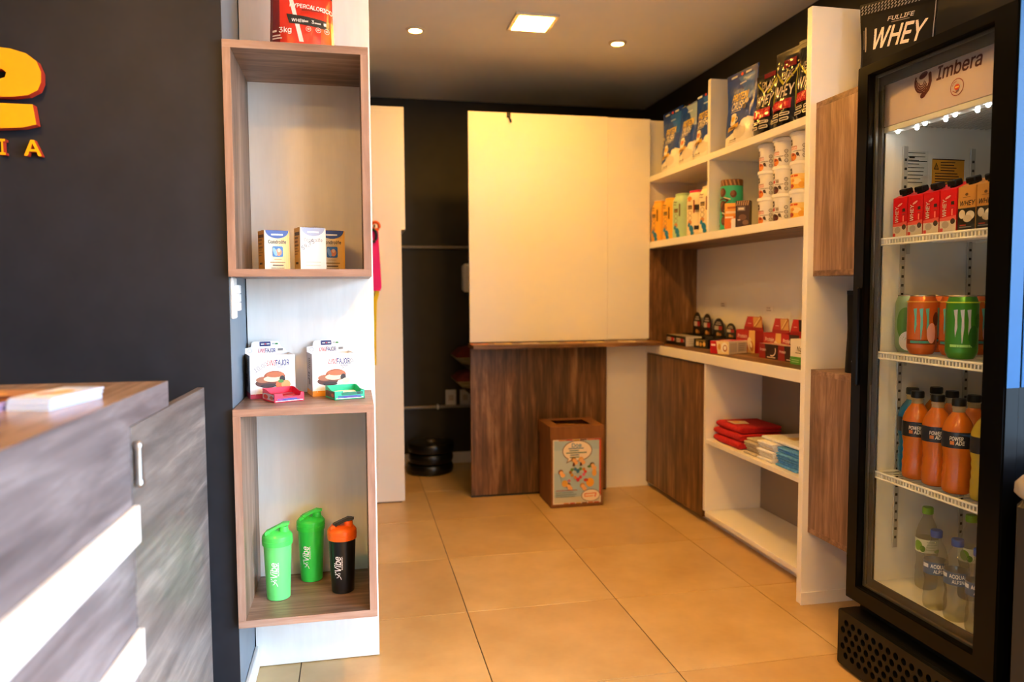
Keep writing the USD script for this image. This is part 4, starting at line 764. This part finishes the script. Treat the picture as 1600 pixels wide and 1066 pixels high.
a = Art().rect(-.032, .09, .032, .122, '#f0b048').rect(-.028, .072, .028, .084, '#f4dcb0').rect(-.032, .0, .032, .06, '#e07a1e').ell(.012, .035, .016, .014, '#f0c070').rect(-.03, .05, .01, .058, '#f6e8cc').rect(-.02, .095, .02, .105, '#c86a1a')
pack('small orange pack in front of the teal canister', (1.412, .012, 1.5335), -40, .066, .05, .122, M('orange_card', '#eda033', .45), a)
a = Art().rect(-.03, 0, .03, .1, '#3a2218').rect(-.024, .075, .012, .095, '#7a7068').rect(-.02, .08, .006, .09, '#d8cfc2').ell(.0, .045, .018, .014, '#6a4a34').ell(.014, .02, .014, .012, '#7a5a40').rect(-.022, .03, -.01, .036, '#c8b8a0')
for k in range(6): a.poly(Polygon([(-.03+.01*k, .1), (-.024+.01*k, .1), (-.02+.01*k, .122), (-.026+.01*k, .122)]), '#a8845c')
pack('small dark brown chocolate pack beside the stacked tubs', (1.418, -.085, 1.5335), -40, .066, .05, .124, M('brown_card', '#3a2218', .45), a)
t = T('price_card', 'tiny white card leaning on the orange pack', 'card', (1.392, -.045, 1.5335), -50)
t.part('card', moved(bx(-.016, .016, -.0006, .0006, 0, .045), rx=-6), M('white_card', '#f1eff0', .45)); t.part('foot', bx(-.01, .01, .0, .012, 0, .001), M('white_card', '#f1eff0', .45))

# white tubs, three columns of three
def tub(kind):
    a = Art()
    a.poly(Polygon([(-.052, .086), (-.024, .086), (-.022, .066), (-.026, .06), (-.05, .06)]), '#1d1a1c').rect(-.046, .072, -.03, .076, '#e8e4e0').rect(-.046, .066, -.034, .069, '#b8b4b0')
    if kind != 'c':
        (a.text('DE COCO', -.048, .042, .0125, '#d8481e', True, width=.048) if kind == 'a' else a.rect(-.048, .042, -.02, .054, '#c03a30').rect(-.015, .042, .0, .054, '#9a8a86')).rect(-.048, .055, .0, .057, '#8a8480').rect(-.02, .034, .02, .037, '#8a8480')
        col = ('#c8561e', '#e08a34', '#7a2e12') if kind == 'a' else ('#3a1614', '#5a2420', '#220d0c')
        a.ell(-.022, .012, .021, .017, col[0]).ell(-.03, .018, .010, .009, col[1]).ell(-.012, .008, .010, .009, col[1]).ell(-.018, .02, .006, .005, col[2]).ell(.004, .022, .006, .009, '#4a3a34', 30).line([(.006, .03), (.012, .012)], .002, '#3a2a24')
        for z in (.056, .036, .016): a.ring(.031, z, .0078, .0022, '#4a4644').rect(.028, z-.001, .034, z+.001, '#6a6664')
    else:
        a.rect(-.05, .0, .036, .045, '#f0c24a').rect(-.05, .04, .036, .062, '#f2cf78').rect(-.046, .05, -.016, .058, '#d85a1e').rect(-.012, .05, .006, .058, '#d85a1e').ell(-.026, .012, .014, .009, '#a8302a').ell(.0, .03, .02, .012, '#f6e0a0').ell(.02, .016, .012, .012, '#e8a83a').ell(-.018, .034, .009, .007, '#e89a3a').rect(.040, .002, .068, .088, '#1c1d24')
    return a
def make_tub(lab, loc, rz, kind):
    t = T('spread_tub', lab, 'tub', loc, rz, 'stacked white tubs'); R = lambda z: .0405+.004*z/.1
    t.part('body', lathe([(0, .0), (.038, .0), (.0405, .003), (.0445, .105), (0, .105)], 40), M('tub_white', '#e9e7e5', .35), 40)
    t.part('lid', lathe([(.0450, .1045), (.0484, .105), (.0489, .1072), (.0484, .1165), (.0465, .1195), (.0440, .1202), (.0435, .1188), (0, .1188)], 44), M('tub_lid', '#f1efec', .32), 35)
    t.part('print', tub(kind).on(around(R, .004), .01), PR); return t
first = {}
names = [['bottom', 'middle', 'top'], ['left', 'middle', 'right']]
for r in range(3):
    for c, (x, y) in enumerate(((1.462, -.228), (1.455, -.365), (1.455, -.50))):
        kind = 'c' if (c == 2 and r < 2) else 'b' if (c == 1 and r < 2) else 'a'
        look = {'a': 'white tub with an orange nut picture', 'b': 'white tub with a dark red picture', 'c': 'white tub with a yellow panel and black stripe'}[kind]
        lab = f'{look}, {names[0][r]} of the {names[1][c]} tub stack'; loc = (x, y, 1.5338+.1206*r)
        if kind not in first: first[kind] = make_tub(lab, loc, -58, kind)
        else: first[kind].dup(loc, -58-2*r, lab, 'stacked white tubs')

# ---------------------------------------------------------------- snack display boxes on the worktop
WT = .9055
def display(lab, loc, rz, w, d, h, hh, body, head, art, headart, cat_='display box', name='display_box', group='display boxes on the worktop', arch=False):
    """open counter box with a raised header at its back"""
    t = T(name, lab, cat_, loc, rz, group); th = .0016
    t.part('tray', cat(bx(-w/2, w/2, -d/2, d/2, 0, th), bx(-w/2, w/2, -d/2, -d/2+th, th, h), bx(-w/2, w/2, d/2-th, d/2, th, h*1.05), bx(-w/2, -w/2+th, -d/2+th, d/2-th, th, h), bx(w/2-th, w/2, -d/2+th, d/2-th, th, h)), body)
    for k in range(3): t.part('snack_bar', bx(-w*.45, w*.45, -d*.4+d*.27*k, -d*.4+d*.25*(k+1), th, h*.9, .003), body)
    t.part('front_print', art.on(front(-d/2)), PR)
    if hh:
        P = Polygon([(-w/2, h*.7), (w/2, h*.7)] + ([(w*.47*math.cos(q), h+(hh-h)*(.35+.65*math.sin(q))) for q in np.linspace(.0, PI, 15)] if arch else [(w*.5, h*1.1), (w*.44, hh), (-w*.3, hh), (-w*.46, h*1.1)]))
        p = t.part('header', ext(P, .002, 'xz', d/2-.0065), head); part(p, 'print', headart.on(front(d/2-.0065)), PR)
    return t
kd, rd = M('black_card', '#121114', .4), M('red_card', '#a8141e', .4)
def kfront(w, h, s=0): return Art().rect(-w*.42, h*.35, -w*.02, h*.75, '#d8d0c8').rect(.0, h*.35, w*.26, h*.75, '#b01a26').rect(-w*.38, h*.45, -w*.3, h*.65, '#3a3634').rect(-w*.2, h*.45, -w*.12, h*.65, '#3a3634').rect(w*.3, h*.4, w*.36, h*.7, '#d8d0c8')
for k, (x, y, lab) in enumerate(((1.555, .942, 'flat black snack box farthest into the recess by the oak side'), (1.55, .793, 'flat black snack box with a white end, second from the oak side'))):
    t = T('snack_box', lab, 'box', (x, y, WT), -90, 'display boxes on the worktop'); w, d, h = .145, .10, .056
    t.part('carton', bx(-w/2, w/2, -d/2, d/2, 0, h, .0008), kd); t.part('front_print', kfront(w, h).on(front(-d/2)), PR)
    if k == 1: t.part('end_print', Art().rect(-d/2, 0, d/2, h, '#d9d4cc').bars(-.03, .038, .03, 3, .012, .003, '#a8a49c').on(lambda u, v, q: np.stack([np.full_like(u, w/2)+q, u, v], 1)), PR, label='white end')
    t.part('top_print', Art().rect(-w/2+.004, -d/2+.004, w/2-.004, d/2-.004, '#b8b0a6').on(topface(h)), PR)
def khead(w, h, hh, yellow=False):
    a = Art()
    if yellow: a.poly(affinity.scale(Point(.0, h+.04).buffer(.034, 10), 1., 1.1), '#cfa83a').ell(-.012, h+.03, .012, .016, '#e8cc6a')
    else: a.rect(-w*.34, h+(hh-h)*.34, .0, h+(hh-h)*.56, '#d8d0c8').rect(.0, h+(hh-h)*.34, w*.3, h+(hh-h)*.56, '#b01a26').ell(-w*.05, h+(hh-h)*.1, w*.12, (hh-h)*.1, '#c89a5a').ell(w*.15, h+(hh-h)*.08, w*.1, (hh-h)*.08, '#a86a3a')
    a.rect(-w*.16, h+(hh-h)*.74, w*.16, h+(hh-h)*.79, '#cfc8c0').rect(-w*.24, h+(hh-h)*.64, w*.22, h+(hh-h)*.69, '#cfc8c0'); return a
for x, y, w, hh, yl, d, lab in ((1.648, .945, .125, .195, 0, .075, 'black display box with tall arched header nearest the oak side'), (1.648, .812, .132, .188, 0, .075, 'black display box with tall arched header, second from the oak side'), (1.65, .668, .148, .165, 0, .075, 'black display box with a low arched header left of the red displays'),
                             (1.652, .525, .13, .142, 0, .075, 'lowest black arched display box tucked left of the first red display'), (1.693, .265, .13, .185, 1, .026, 'black arched display box with yellow picture between two red displays')):
    display(lab, (x, y, WT), -90, w, d, .062, hh, kd, kd, kfront(w, .062), khead(w, .062, hh, yl), arch=True)
t = display('small black snack box with yellow pictures in front of the arched displays', (1.558, .575, WT), -84, .145, .07, .052, 0, kd, kd, Art().rect(-.05, .012, -.02, .036, '#d8c89a').ell(.0, .022, .014, .012, '#c89a4a').ell(.035, .024, .014, .013, '#e0b860').rect(-.055, .04, .05, .046, '#8a7a4a'), None)
def rfront(w, h, dark=False):
    a = Art().rect(-w/2, 0, w/2, h, '#b5121d')
    if dark: a.poly(Polygon([(.0, 0), (w/2, 0), (w/2, h), (-w*.06, h)]), '#2a0c10')
    else: a.poly(Polygon([(w*.12, 0), (w/2, 0), (w/2, h), (w*.2, h)]), '#e8c070').ell(w*.24, h*.4, w*.12, h*.3, '#f2e4c8', 20).ell(w*.34, h*.3, w*.1, h*.24, '#c8823a', 20).ell(w*.3, h*.36, w*.05, h*.14, '#f8f0dc', 20)
    a.text('Protein', -w*.42, h*.64, h*.16, '#f2dcd0', True, width=w*.5, shear=.1).rect(-w*.4, h*.1, -w*.1, h*.24, '#d83a3a').bars(-w*.38, h*.46, .0, 2, h*.12, h*.06, '#7a0e16'); return a
def rhead(w, h, hh, dark=False):
    a = Art().poly(Polygon([(-w*.44, h*1.12), (w*.04, h*1.12), (.0, hh-.002), (-w*.29, hh-.002)]), '#c01824')
    if dark: a.poly(Polygon([(w*.04, h*1.12), (w*.48, h*1.12), (w*.43, hh-.002), (.0, hh-.002)]), '#240a0e')
    else: a.poly(Polygon([(w*.04, h*1.12), (w*.48, h*1.12), (w*.43, hh-.002), (.0, hh-.002)]), '#d9a860').line([(w*.12, h*1.2), (w*.38, hh*.97)], w*.12, '#b5722e').line([(w*.1, h*1.2), (w*.34, hh*.97)], w*.05, '#efd28e')
    return a.rect(-w*.26, h+(hh-h)*.45, -w*.08, h+(hh-h)*.5, '#e8a8a0')
for x, y, w, dk_, lab in ((1.648, .252, .185, 0, 'red display box with a banana colored panel left of the yellow arched one'), (1.625, -.05, .15, 0, 'red display box with a cream coconut panel in the middle of the recess'), (1.625, -.205, .14, 1, 'red display box with a dark half header near the white end panel'), (1.625, -.355, .14, 0, 'red display box partly cut off by the tall white end panel')):
    display(lab, (x, y, WT), -88, w, .05, .118, .188, rd, rd, rfront(w, .118, dk_), rhead(w, .118, .188, dk_))
t = T('snack_box', 'red and white snack box lying with its white back toward the camera', 'box', (1.512, .222, WT), -61.6, 'display boxes on the worktop'); w, d, h = .112, .165, .066
t.part('carton', bx(-w/2, w/2, -d/2, d/2, 0, h, .0008), M('box_white', '#e9e2da', .45))
t.part('front_print', Art().rect(-w/2, 0, w/2, h, '#b5121d').poly(Polygon([(-.01, 0), (w/2, 0), (w/2, h), (-.02, h)]), '#ecd6a0').ell(.03, .034, .020, .026, '#f6efe0').ell(.034, .03, .013, .018, '#b5722e').ell(.034, .032, .008, .011, '#f6efe0').ell(-.0, .036, .009, .016, '#d9a040').rect(-.05, .04, -.024, .05, '#f0d8cc').on(front(-d/2)), PR)
t.part('back_print', Art().rect(-d*.45, .008, -d*.06, h-.01, '#c9c4c2').rect(.0, .008, d*.46, h-.01, '#bdb8b6').bars(.01, .05, d*.42, 4, .011, .003, '#98938f').on(lambda u, v, q: np.stack([np.full_like(u, w/2)+q, u, v], 1)), PR)
t.part('top_print', Art().rect(-w*.46, -d*.46, w*.46, d*.46, '#c0242e').ell(.0, -.03, .03, .025, '#f0dcc0').on(topface(h)), PR)
for x, y, w, lab in ((1.562, -.135, .16, 'dark red snack box lying in front of the middle red display'), (1.562, -.302, .155, 'dark red snack box with a coconut picture beside the white and green box')):
    t = T('snack_box', lab, 'box', (x, y, WT), -88, 'display boxes on the worktop'); d, h = .065, .07
    t.part('carton', bx(-w/2, w/2, -d/2, d/2, 0, h, .0008), rd)
    a = Art().rect(-w/2, 0, w/2, h, '#8e0f1a').poly(Polygon([(-.02, 0), (w/2, 0), (w/2, h), (-.03, h)]), '#2c0a10').text('Protein', -w*.44, .036, .012, '#e8cfc8', True, width=.05)
    if y < -.1: a.line([(.03+.03*math.cos(q), .042+.026*math.sin(q)) for q in np.linspace(-1.9, .4, 9)], .006, '#f0e4d4').rect(-.01, .006, .06, .011, '#d8c8c0')
    else:
        for k in range(7): a.ell(.0+.008*k, .03+.004*((k*5) % 7), .004, .004, '#6a4a4a')
        a.rect(.0, .008, .045, .012, '#b8a8a8')
    t.part('front_print', a.on(front(-d/2)), PR); t.part('top_print', Art().rect(-w*.48, -d*.48, w*.48, d*.48, '#d8c4b4').rect(-w*.3, -d*.3, w*.3, d*.1, '#b02a34').on(topface(h)), PR)
t = T('snack_box', 'white and green snack box against the tall white end panel', 'box', (1.535, -.448, WT), -86, 'display boxes on the worktop'); w, d, h = .13, .08, .112
t.part('carton', bx(-w/2, w/2, -d/2, d/2, 0, h, .0008), M('box_white', '#e9e2da', .45))
t.part('front_print', Art().rect(-w/2, 0, w/2, h, '#eee6d8').rect(-w/2, 0, w/2, .034, '#4f9a3a').text('Nats', -.022, .058, .022, '#5a4a2a', True, shear=.15, width=.055).rect(-.03, .05, .04, .053, '#5a4a2a').bars(-.055, .018, .0, 2, .009, .004, '#9acb86').on(front(-d/2)), PR)

# ---------------------------------------------------------------- folded clothes in the open bay
def folded(name, lab, loc, rz, w, d, h, mat, seed, group, art=None):
    """one folded garment: fold line at the front, layers showing, edges soft"""
    t = T(name, lab, 'clothes', loc, rz, group); g = random.Random(seed); n = 26
    P = [(-d/2+h/2+h/2*math.cos(q), h/2+h/2*math.sin(q)) for q in np.linspace(PI*1.5, PI*.5, 9)] + [(d/2, h*.96), (d/2-.004, h*.56), (-d/2+h*.9, h*.5), (d/2-.003, h*.42), (d/2, h*.05)]
    P = np.array(P); xs = np.linspace(-w/2, w/2, n); V = []; m = len(P)
    for x in xs:
        e = 1-.25*max(0, (abs(x)/(w/2)-.9)/.1); dz = .10*h*(meshkit.fbm(np.array([[x*22+seed, seed*1.7, 0]]), 2, seed)[0]-.5); dy = .007*(meshkit.fbm(np.array([[x*17, seed*2.3, 5]]), 2, seed)[0]-.5)
        V += [(x, y+dy, max(0, (z-h/2)*e*.98+h/2*.98+dz*(z > h*.3))) for y, z in P]
    F = []
    for i in range(n-1):
        for j in range(m): k = (j+1) % m; F += [(i*m+j, (i+1)*m+k, i*m+k), (i*m+j, (i+1)*m+j, (i+1)*m+k)]
    V = np.array(V); c0, c1 = len(V), len(V)+1; V = np.vstack([V, V[:m].mean(0), V[(n-1)*m:n*m].mean(0)])
    for j in range(m): k = (j+1) % m; F += [(c0, j, k), (c1, (n-1)*m+k, (n-1)*m+j)]
    me = trimesh.Trimesh(V, np.array(F), process=False); me.fix_normals(); t.part('cloth', me, mat, 40)
    if art: t.part('print', art.on(topface(h*1.05+.001)), PRM)
    return t
def cloth(n, c1, c2): return MN(n, c1, c2, 90., .9, (1, 1, 1), .3)
ordn = lambda k, n: 'bottom' if k == 0 else 'topmost' if k == n-1 else ('second', 'third', 'fourth', 'fifth', 'sixth', 'seventh', 'eighth')[k-1]
Z0 = .4553
red, grey_c, white_c, blue_c = cloth('red_cloth', '#a50d16', '#c01620'), cloth('grey_cloth', '#b5aa94', '#c8bda6'), cloth('white_cloth', '#dfe0e6', '#eef0f4'), cloth('blue_cloth', '#3a86d8', '#62a8ee')
for k, (z, h, x, w) in enumerate(((0, .038, 1.525, .265), (.038, .036, 1.53, .275), (.074, .034, 1.54, .25))):
    folded('red_garment', f'{ordn(k, 3)} folded red garment of the red pile', (x, .055+.004*k, Z0+z), -90, w, .225, h, red, 50+k, 'folded red clothes', Art().poly(Polygon([(-.05, -.09), (.04, -.095), (.05, -.02), (-.03, .0)]), '#e2c6a0').ell(-.01, -.06, .02, .018, '#e8a040') if k == 2 else None)
for k in range(6): folded('grey_garment', f'{ordn(k, 6)} folded grey beige garment of its pile', (1.505+.006*((k*3) % 4), -.185, Z0+.0125*k), -90, .105+.004*(k % 2), .19, .0125, grey_c, 60+k, 'folded grey clothes')
for k in range(7): folded('white_garment', f'{ordn(k, 7)} folded white garment between the grey and blue piles', (1.52+.005*((k*2) % 3), -.315, Z0+.0125*k), -90, .128+.004*(k % 2), .215, .0125, white_c, 70+k, 'folded white clothes')
folded('white_garment', 'wide white garment with faint print draped over the white and blue piles', (1.545, -.405, Z0+.0885), -90, .34, .20, .016, white_c, 79, 'folded white clothes', Art().rect(-.06, -.04, .0, .03, '#d8c08a').rect(.04, -.05, .1, .02, '#c9cfe0'))
for k in range(7): folded('blue_garment', f'{ordn(k, 7)} folded blue garment of the blue pile', (1.49+.004*((k*3) % 4), -.487, Z0+.0122*k), -90, .165+.004*(k % 2), .15, .0122, blue_c, 80+k, 'folded blue clothes')

# ---------------------------------------------------------------- inside the fridge
Z1, Z2, Z3, Z4 = SH[0]+.0038, SH[1]+.0038, SH[2]+.0038, CZ0+.0004
def carton(kind, lab, y):
    t = T('drink_carton', lab, 'carton', (1.262, y, Z1), -90+4, 'drink cartons on the top fridge shelf'); w, d, h = .056, .056, .136
    V = np.array([(-w/2, -d/2, 0), (w/2, -d/2, 0), (w/2, d/2, 0), (-w/2, d/2, 0), (-w/2, -d/2, h*.88), (w/2, -d/2, h*.88), (w/2, d/2, h*1.06), (-w/2, d/2, h*1.06), (-w/2+.010, -d/2, h*.79), (w/2-.010, -d/2, h*.79)])
    t.part('body', trimesh.Trimesh(V).convex_hull, M('carton_red' if kind == 'r' else 'carton_tan', '#c8141e' if kind == 'r' else '#c08a44', .3))
    c = t.part('cap', cat(moved(bx(-.0155, .0155, -.013, .015, .0, .017, .003), (0, -.006, h*.965), rx=14), moved(lathe([(0, 0), (.014, 0), (.014, .02), (0, .02)], 20), (0, -.002, h*.88), rx=14)), satin_k, 30)
    a = Art()
    if kind == 'r':
        a.rect(-w/2, 0, w/2, h*.26, '#c8bcae').poly(Polygon([(-w/2, h*.24), (w/2, h*.24), (w/2, h*.34), (-w/2, h*.3)]), '#d85a4a').ell(-.008, h*.16, .012, .010, '#a89c90').ell(.017, h*.22, .008, .008, '#4a3a38').rect(-.026, h*.02, -.016, h*.09, '#c03a3a')
        a.text('WHEY', -.003, h*.34, .0125, '#b8b0a8', True, rot=90, shear=.12); k = a.L.pop(); v = k[0].copy(); v[:, 1] = h*.33+(v[:, 1]-v[:, 1].min())/np.ptp(v[:, 1])*h*.36; v[:, 0] -= .003; a.L.append((v, k[1], k[2]))
        a.rect(.010, h*.56, .021, h*.63, '#3a2a2a').rect(.009, h*.5, .022, h*.515, '#8a3a3a').rect(.012, h*.34, .017, h*.47, '#f0786a').ell(.0, h*.72, .010, .003, '#d89a90', 25)
    else:
        a.rect(-w/2, 0, w/2, h*.45, '#1f1b1a').text('WHEY', -.024, h*.5, .013, '#241a10', True, shear=.2, width=.048).ell(-.014, h*.33, .010, .012, '#cfc2ac').ell(.012, h*.3, .014, .012, '#d8ccb8').ell(.004, h*.24, .014, .010, '#c2b4a0').rect(-.02, h*.1, .0, h*.12, '#a83a2a').bars(-.022, h*.06, .02, 1, .01, .003, '#7a7672').ell(.0, h*.72, .005, .004, '#5a3a14').rect(-.012, h*.66, .012, h*.67, '#6a4a1c')
    t.part('front_print', a.on(front(-d/2)), PR)
    t.part('side_print', (Art().rect(-d/2, 0, d/2, h*.3, '#b8aca0').rect(-.012, h*.35, .01, h*.7, '#8a1016') if kind == 'r' else Art().rect(-d/2, 0, d/2, h*.4, '#2a2422')).on(leftface(-w/2)), PR)
    return t
yy = [-1.372, -1.436, -1.500, -1.564, -1.630, -1.694]
nm = ['farthest from the hinge side glare, at the far left', 'second from the left', 'third from the left', 'right beside the brown cartons']
c0 = carton('r', 'red whey drink carton at the far left of the top fridge shelf', yy[0])
for k in (1, 2, 3): c0.dup((1.262, yy[k], Z1), -86, f'red whey drink carton {nm[k]} on the top fridge shelf', c0.group)
c1 = carton('t', 'brown whey drink carton right beside the red ones', yy[4]); c1.dup((1.262, yy[5], Z1), -86, 'brown whey drink carton half hidden by the fridge door frame', c1.group)

def can(kind, lab, x, y, rz):
    t = T('energy_can', lab, 'can', (x, y, Z2), rz, 'cans on the second fridge shelf'); R = .0405; h = .176
    col = {'g': '#3f8a2c', 'o': '#c8662a', 's': '#8aa888'}[kind]
    t.part('body', lathe([(0, .003), (.026, .002), (.030, 0), (.0335, .004), (R-.001, .016), (R, .022), (R, h-.026), (R-.002, h-.018), (.0335, h-.004), (0, h-.004)], 44), M('can_'+kind, col, .28, metallic=.35), 35)
    p = t.part('rim', lathe([(.0335, h-.0045), (.0345, h-.002), (.0335, h), (.0315, h-.001), (.031, h-.0035), (0, h-.0035)], 40), chrome, 35, 'bare metal rim')
    part(p, 'pull_tab', moved(lathe([(0, 0), (.009, 0), (.009, .0012), (0, .0012)], 14), (.008, 0, h-.0034)), chrome)
    a = Art()
    if kind in 'go':
        c = '#5fb0b0' if kind == 'o' else '#b9bccf'
        for q, (x0, hh) in enumerate(((-.0205, .4), (-.004, .0), (.0125, .34))):      # three clawed strokes
            a.poly(Polygon([(x0-.001, h*.77), (x0+.009, h*.78), (x0+.0085, h*.62), (x0+.0095, h*.5), (x0+.006, h*(.28+.3*hh)), (x0+.0045, h*(.22+.3*hh)), (x0+.0025, h*.45), (x0+.003, h*.62)]), c)
        a.rect(-.045, h*.17, .045, h*.25, '#7a3a1a' if kind == 'o' else '#3a7a2a').bars(-.03, h*.19, .03, 1, .01, .007, '#3f8f8a' if kind == 'o' else '#9ad07a').ell(.03, h*.36, .014, .03, '#d8a0a0' if kind == 'o' else '#2a6a2a').ell(.045, h*.6, .012, .02, '#5a2a1a' if kind == 'o' else '#2a6a20').rect(-.06, h*.88, .06, h*.9, '#d8a04a' if kind == 'o' else '#a8c83a')
    else: a.ell(-.01, h*.5, .03, .05, '#4f7a3a').ell(.0, h*.2, .03, .03, '#c9c9cf').ell(.015, h*.66, .02, .02, '#6a9a50')
    t.part('print', a.on(around(R), .01), PRG); return t
cs = can('s', 'silvery green can at the far left of the second fridge shelf', 1.285, -1.366, -40)
co = can('o', 'orange can with teal claw strokes left of the other orange can', 1.262, -1.446, -44); co.dup((1.312, -1.518, Z2), -60, 'orange can partly behind the bright green can', co.group)
cg = can('g', 'bright green can with silvery claw strokes in front', 1.250, -1.612, -42); cg.dup((1.292, -1.703, Z2), -80, 'bright green can at the fridge door post', cg.group)
for x, y, lab in ((1.375, -1.39, 'orange can in the rear row behind the silvery can'), (1.41, -1.50, 'orange can in the rear row behind the orange pair')): co.dup((x, y, Z2), -50, lab, co.group)

def bottle(prof, h): return lathe(prof, 36)
def sport(kind, lab, x, y, rz):
    t = T('sports_drink_bottle', lab, 'bottle', (x, y, Z3), rz, 'sports drinks on the third fridge shelf')
    liq = M('drink_'+kind, {'o': '#b9600f', 'b': '#15618a', 'y': '#a8922a'}[kind], .16, subsurface_weight=.25, subsurface_radius=(1., .5, .2), subsurface_scale=.02)
    s = [(0, .004), (.030, 0), (.0365, .005), (.0385, .02), (.0375, .036), (.0385, .05), (.0355, .062), (.0372, .074), (.0350, .086), (.0372, .098), (.0360, .110), (.0390, .122), (.0400, .132), (.0400, .176), (.0385, .186), (.0340, .200), (.0262, .214), (.0170, .226), (.0160, .229)]
    t.part('drink', lathe(s+[(0, .229)], 36), liq, 50)
    t.part('neck', lathe([(.0162, .2295), (.0160, .238), (.0178, .239), (.0178, .242), (.0155, .243), (.0155, .246), (0, .246)], 24), pane('neck_clear', (.75, .72, .6), haze=.35, hazec='#d8c8a0'), 40)
    t.part('cap', lathe([(0, .246), (.0175, .246), (.0185, .248), (.0185, .262), (.017, .266), (0, .266)], 28), satin_k, 35)
    l = t.part('label', lathe([(.0402, .131), (.0406, .132), (.0406, .175), (.0402, .176)], 36), M('drink_label', '#1d1c26', .3), 40)
    a = Art().text('POWER', -.022, .153, .0105, '#d8cfc8', True, shear=.1, width=.034).text('ADE', -.006, .141, .0105, '#d8cfc8', True, shear=.1, width=.022).rect(-.020, .141, -.009, .151, '#b86a2a').poly(Polygon([(.0, .172), (.05, .158), (.05, .172)]), '#2a4a7a').rect(.03, .138, .05, .152, '#3a3846')
    part(l, 'print', a.on(around(.0407), .01), PR); return t
so = sport('o', 'orange sports drink left of the other two front orange ones', 1.26, -1.44, -42)
so.dup((1.258, -1.524, Z3), -40, 'orange sports drink in the middle of the front row', so.group); so.dup((1.252, -1.609, Z3), -42, 'orange sports drink nearest the fridge door post', so.group)
sb = sport('b', 'blue sports drink at the far left of the third fridge shelf', 1.302, -1.368, -42); sy = sport('y', 'yellow sports drink squeezed against the fridge door post', 1.262, -1.70, -20)
for x, y, lab in ((1.385, -1.372, 'orange sports drink in the rear row behind the blue one'), (1.362, -1.462, 'orange sports drink in the rear row, second from the left'), (1.352, -1.556, 'orange sports drink in the rear row behind the middle front bottle'), (1.352, -1.66, 'orange sports drink in the rear row by the door post')): so.dup((x, y, Z3), -40, lab, so.group)
pet = pane('clear_bottle', (.86, .88, .87), ior=1.4, rough=.06, haze=.07, hazec='#d8d8d4')
def water(kind, lab, x, y, rz):
    t = T('water_bottle', lab, 'bottle', (x, y, Z4), rz, 'water bottles on the fridge floor'); g = kind == 'g'; H = .245 if g else .22
    f = lambda z: z*H/.2
    s = [(.0, .006), (.022, .0), (.029, .004), (.0315, .014), (.0315, .032), (.0295, .04), (.0315, .05), (.0290, .064), (.0275, .074), (.0290, .084), (.0315, .094), (.0315, .134), (.0300, .146), (.0240, .166), (.0150, .182), (.0132, .186), (.0132, .196)]
    t.part('body', lathe([(r*1.03, f(z)) for r, z in s], 36), pet, 50)
    cp = t.part('cap', lathe([(0, f(.1945)), (.0155, f(.1945)), (.0162, f(.1965)), (.0162, f(.1965)+.016), (.0145, f(.1965)+.0185), (0, f(.1965)+.0185)], 28), M('cap_green' if g else 'cap_blue', '#6aa818' if g else '#1a3f9a', .35), 35)
    l = t.part('label', lathe([(.0326, f(.098)), (.0331, f(.099)), (.0331, f(.131)), (.0326, f(.132))], 36), M('label_green' if g else 'label_blue', '#cfd8c4' if g else '#33507a', .35), 40)
    a = Art()
    if g: a.ell(-.03, f(.115), .014, .016, '#6aa02c').ell(-.015, f(.108), .008, .01, '#3f7a1c').bars(-.004, f(.125), .03, 4, .008, .003, '#a8b89a').ell(.03, f(.103), .012, .006, '#6aa02c')
    else: a.text('ACQUA', -.02, f(.117), .0105, '#dfe4ee', True, width=.040).text('ALPINA', -.012, f(.104), .0095, '#cfd6e4', True, width=.038).rect(-.044, f(.116), -.026, f(.126), '#c9d0de')
    part(l, 'print', a.on(around(.0332), .01), PR); return t
wb = water('b', 'blue-capped water bottle at front left on the fridge floor', 1.258, -1.535, -30)
wb.dup((1.256, -1.617, Z4), -42, 'blue-capped water bottle in the middle of the front row', wb.group); wb.dup((1.250, -1.702, Z4), -44, 'blue-capped water bottle beside the fridge door post', wb.group); wb.dup((1.345, -1.63, Z4), -10, 'blue-capped water bottle in the second row', wb.group)
wg = water('g', 'green-capped water bottle at the left of the fridge floor', 1.345, -1.398, -35)
wg.dup((1.41, -1.50, Z4), -20, 'green-capped water bottle behind the front blue caps', wg.group); wg.dup((1.48, -1.53, Z4), 15, 'green-capped water bottle in the rearmost row', wg.group); wg.dup((1.43, -1.645, Z4), 40, 'green-capped water bottle seen above the front right caps', wg.group)
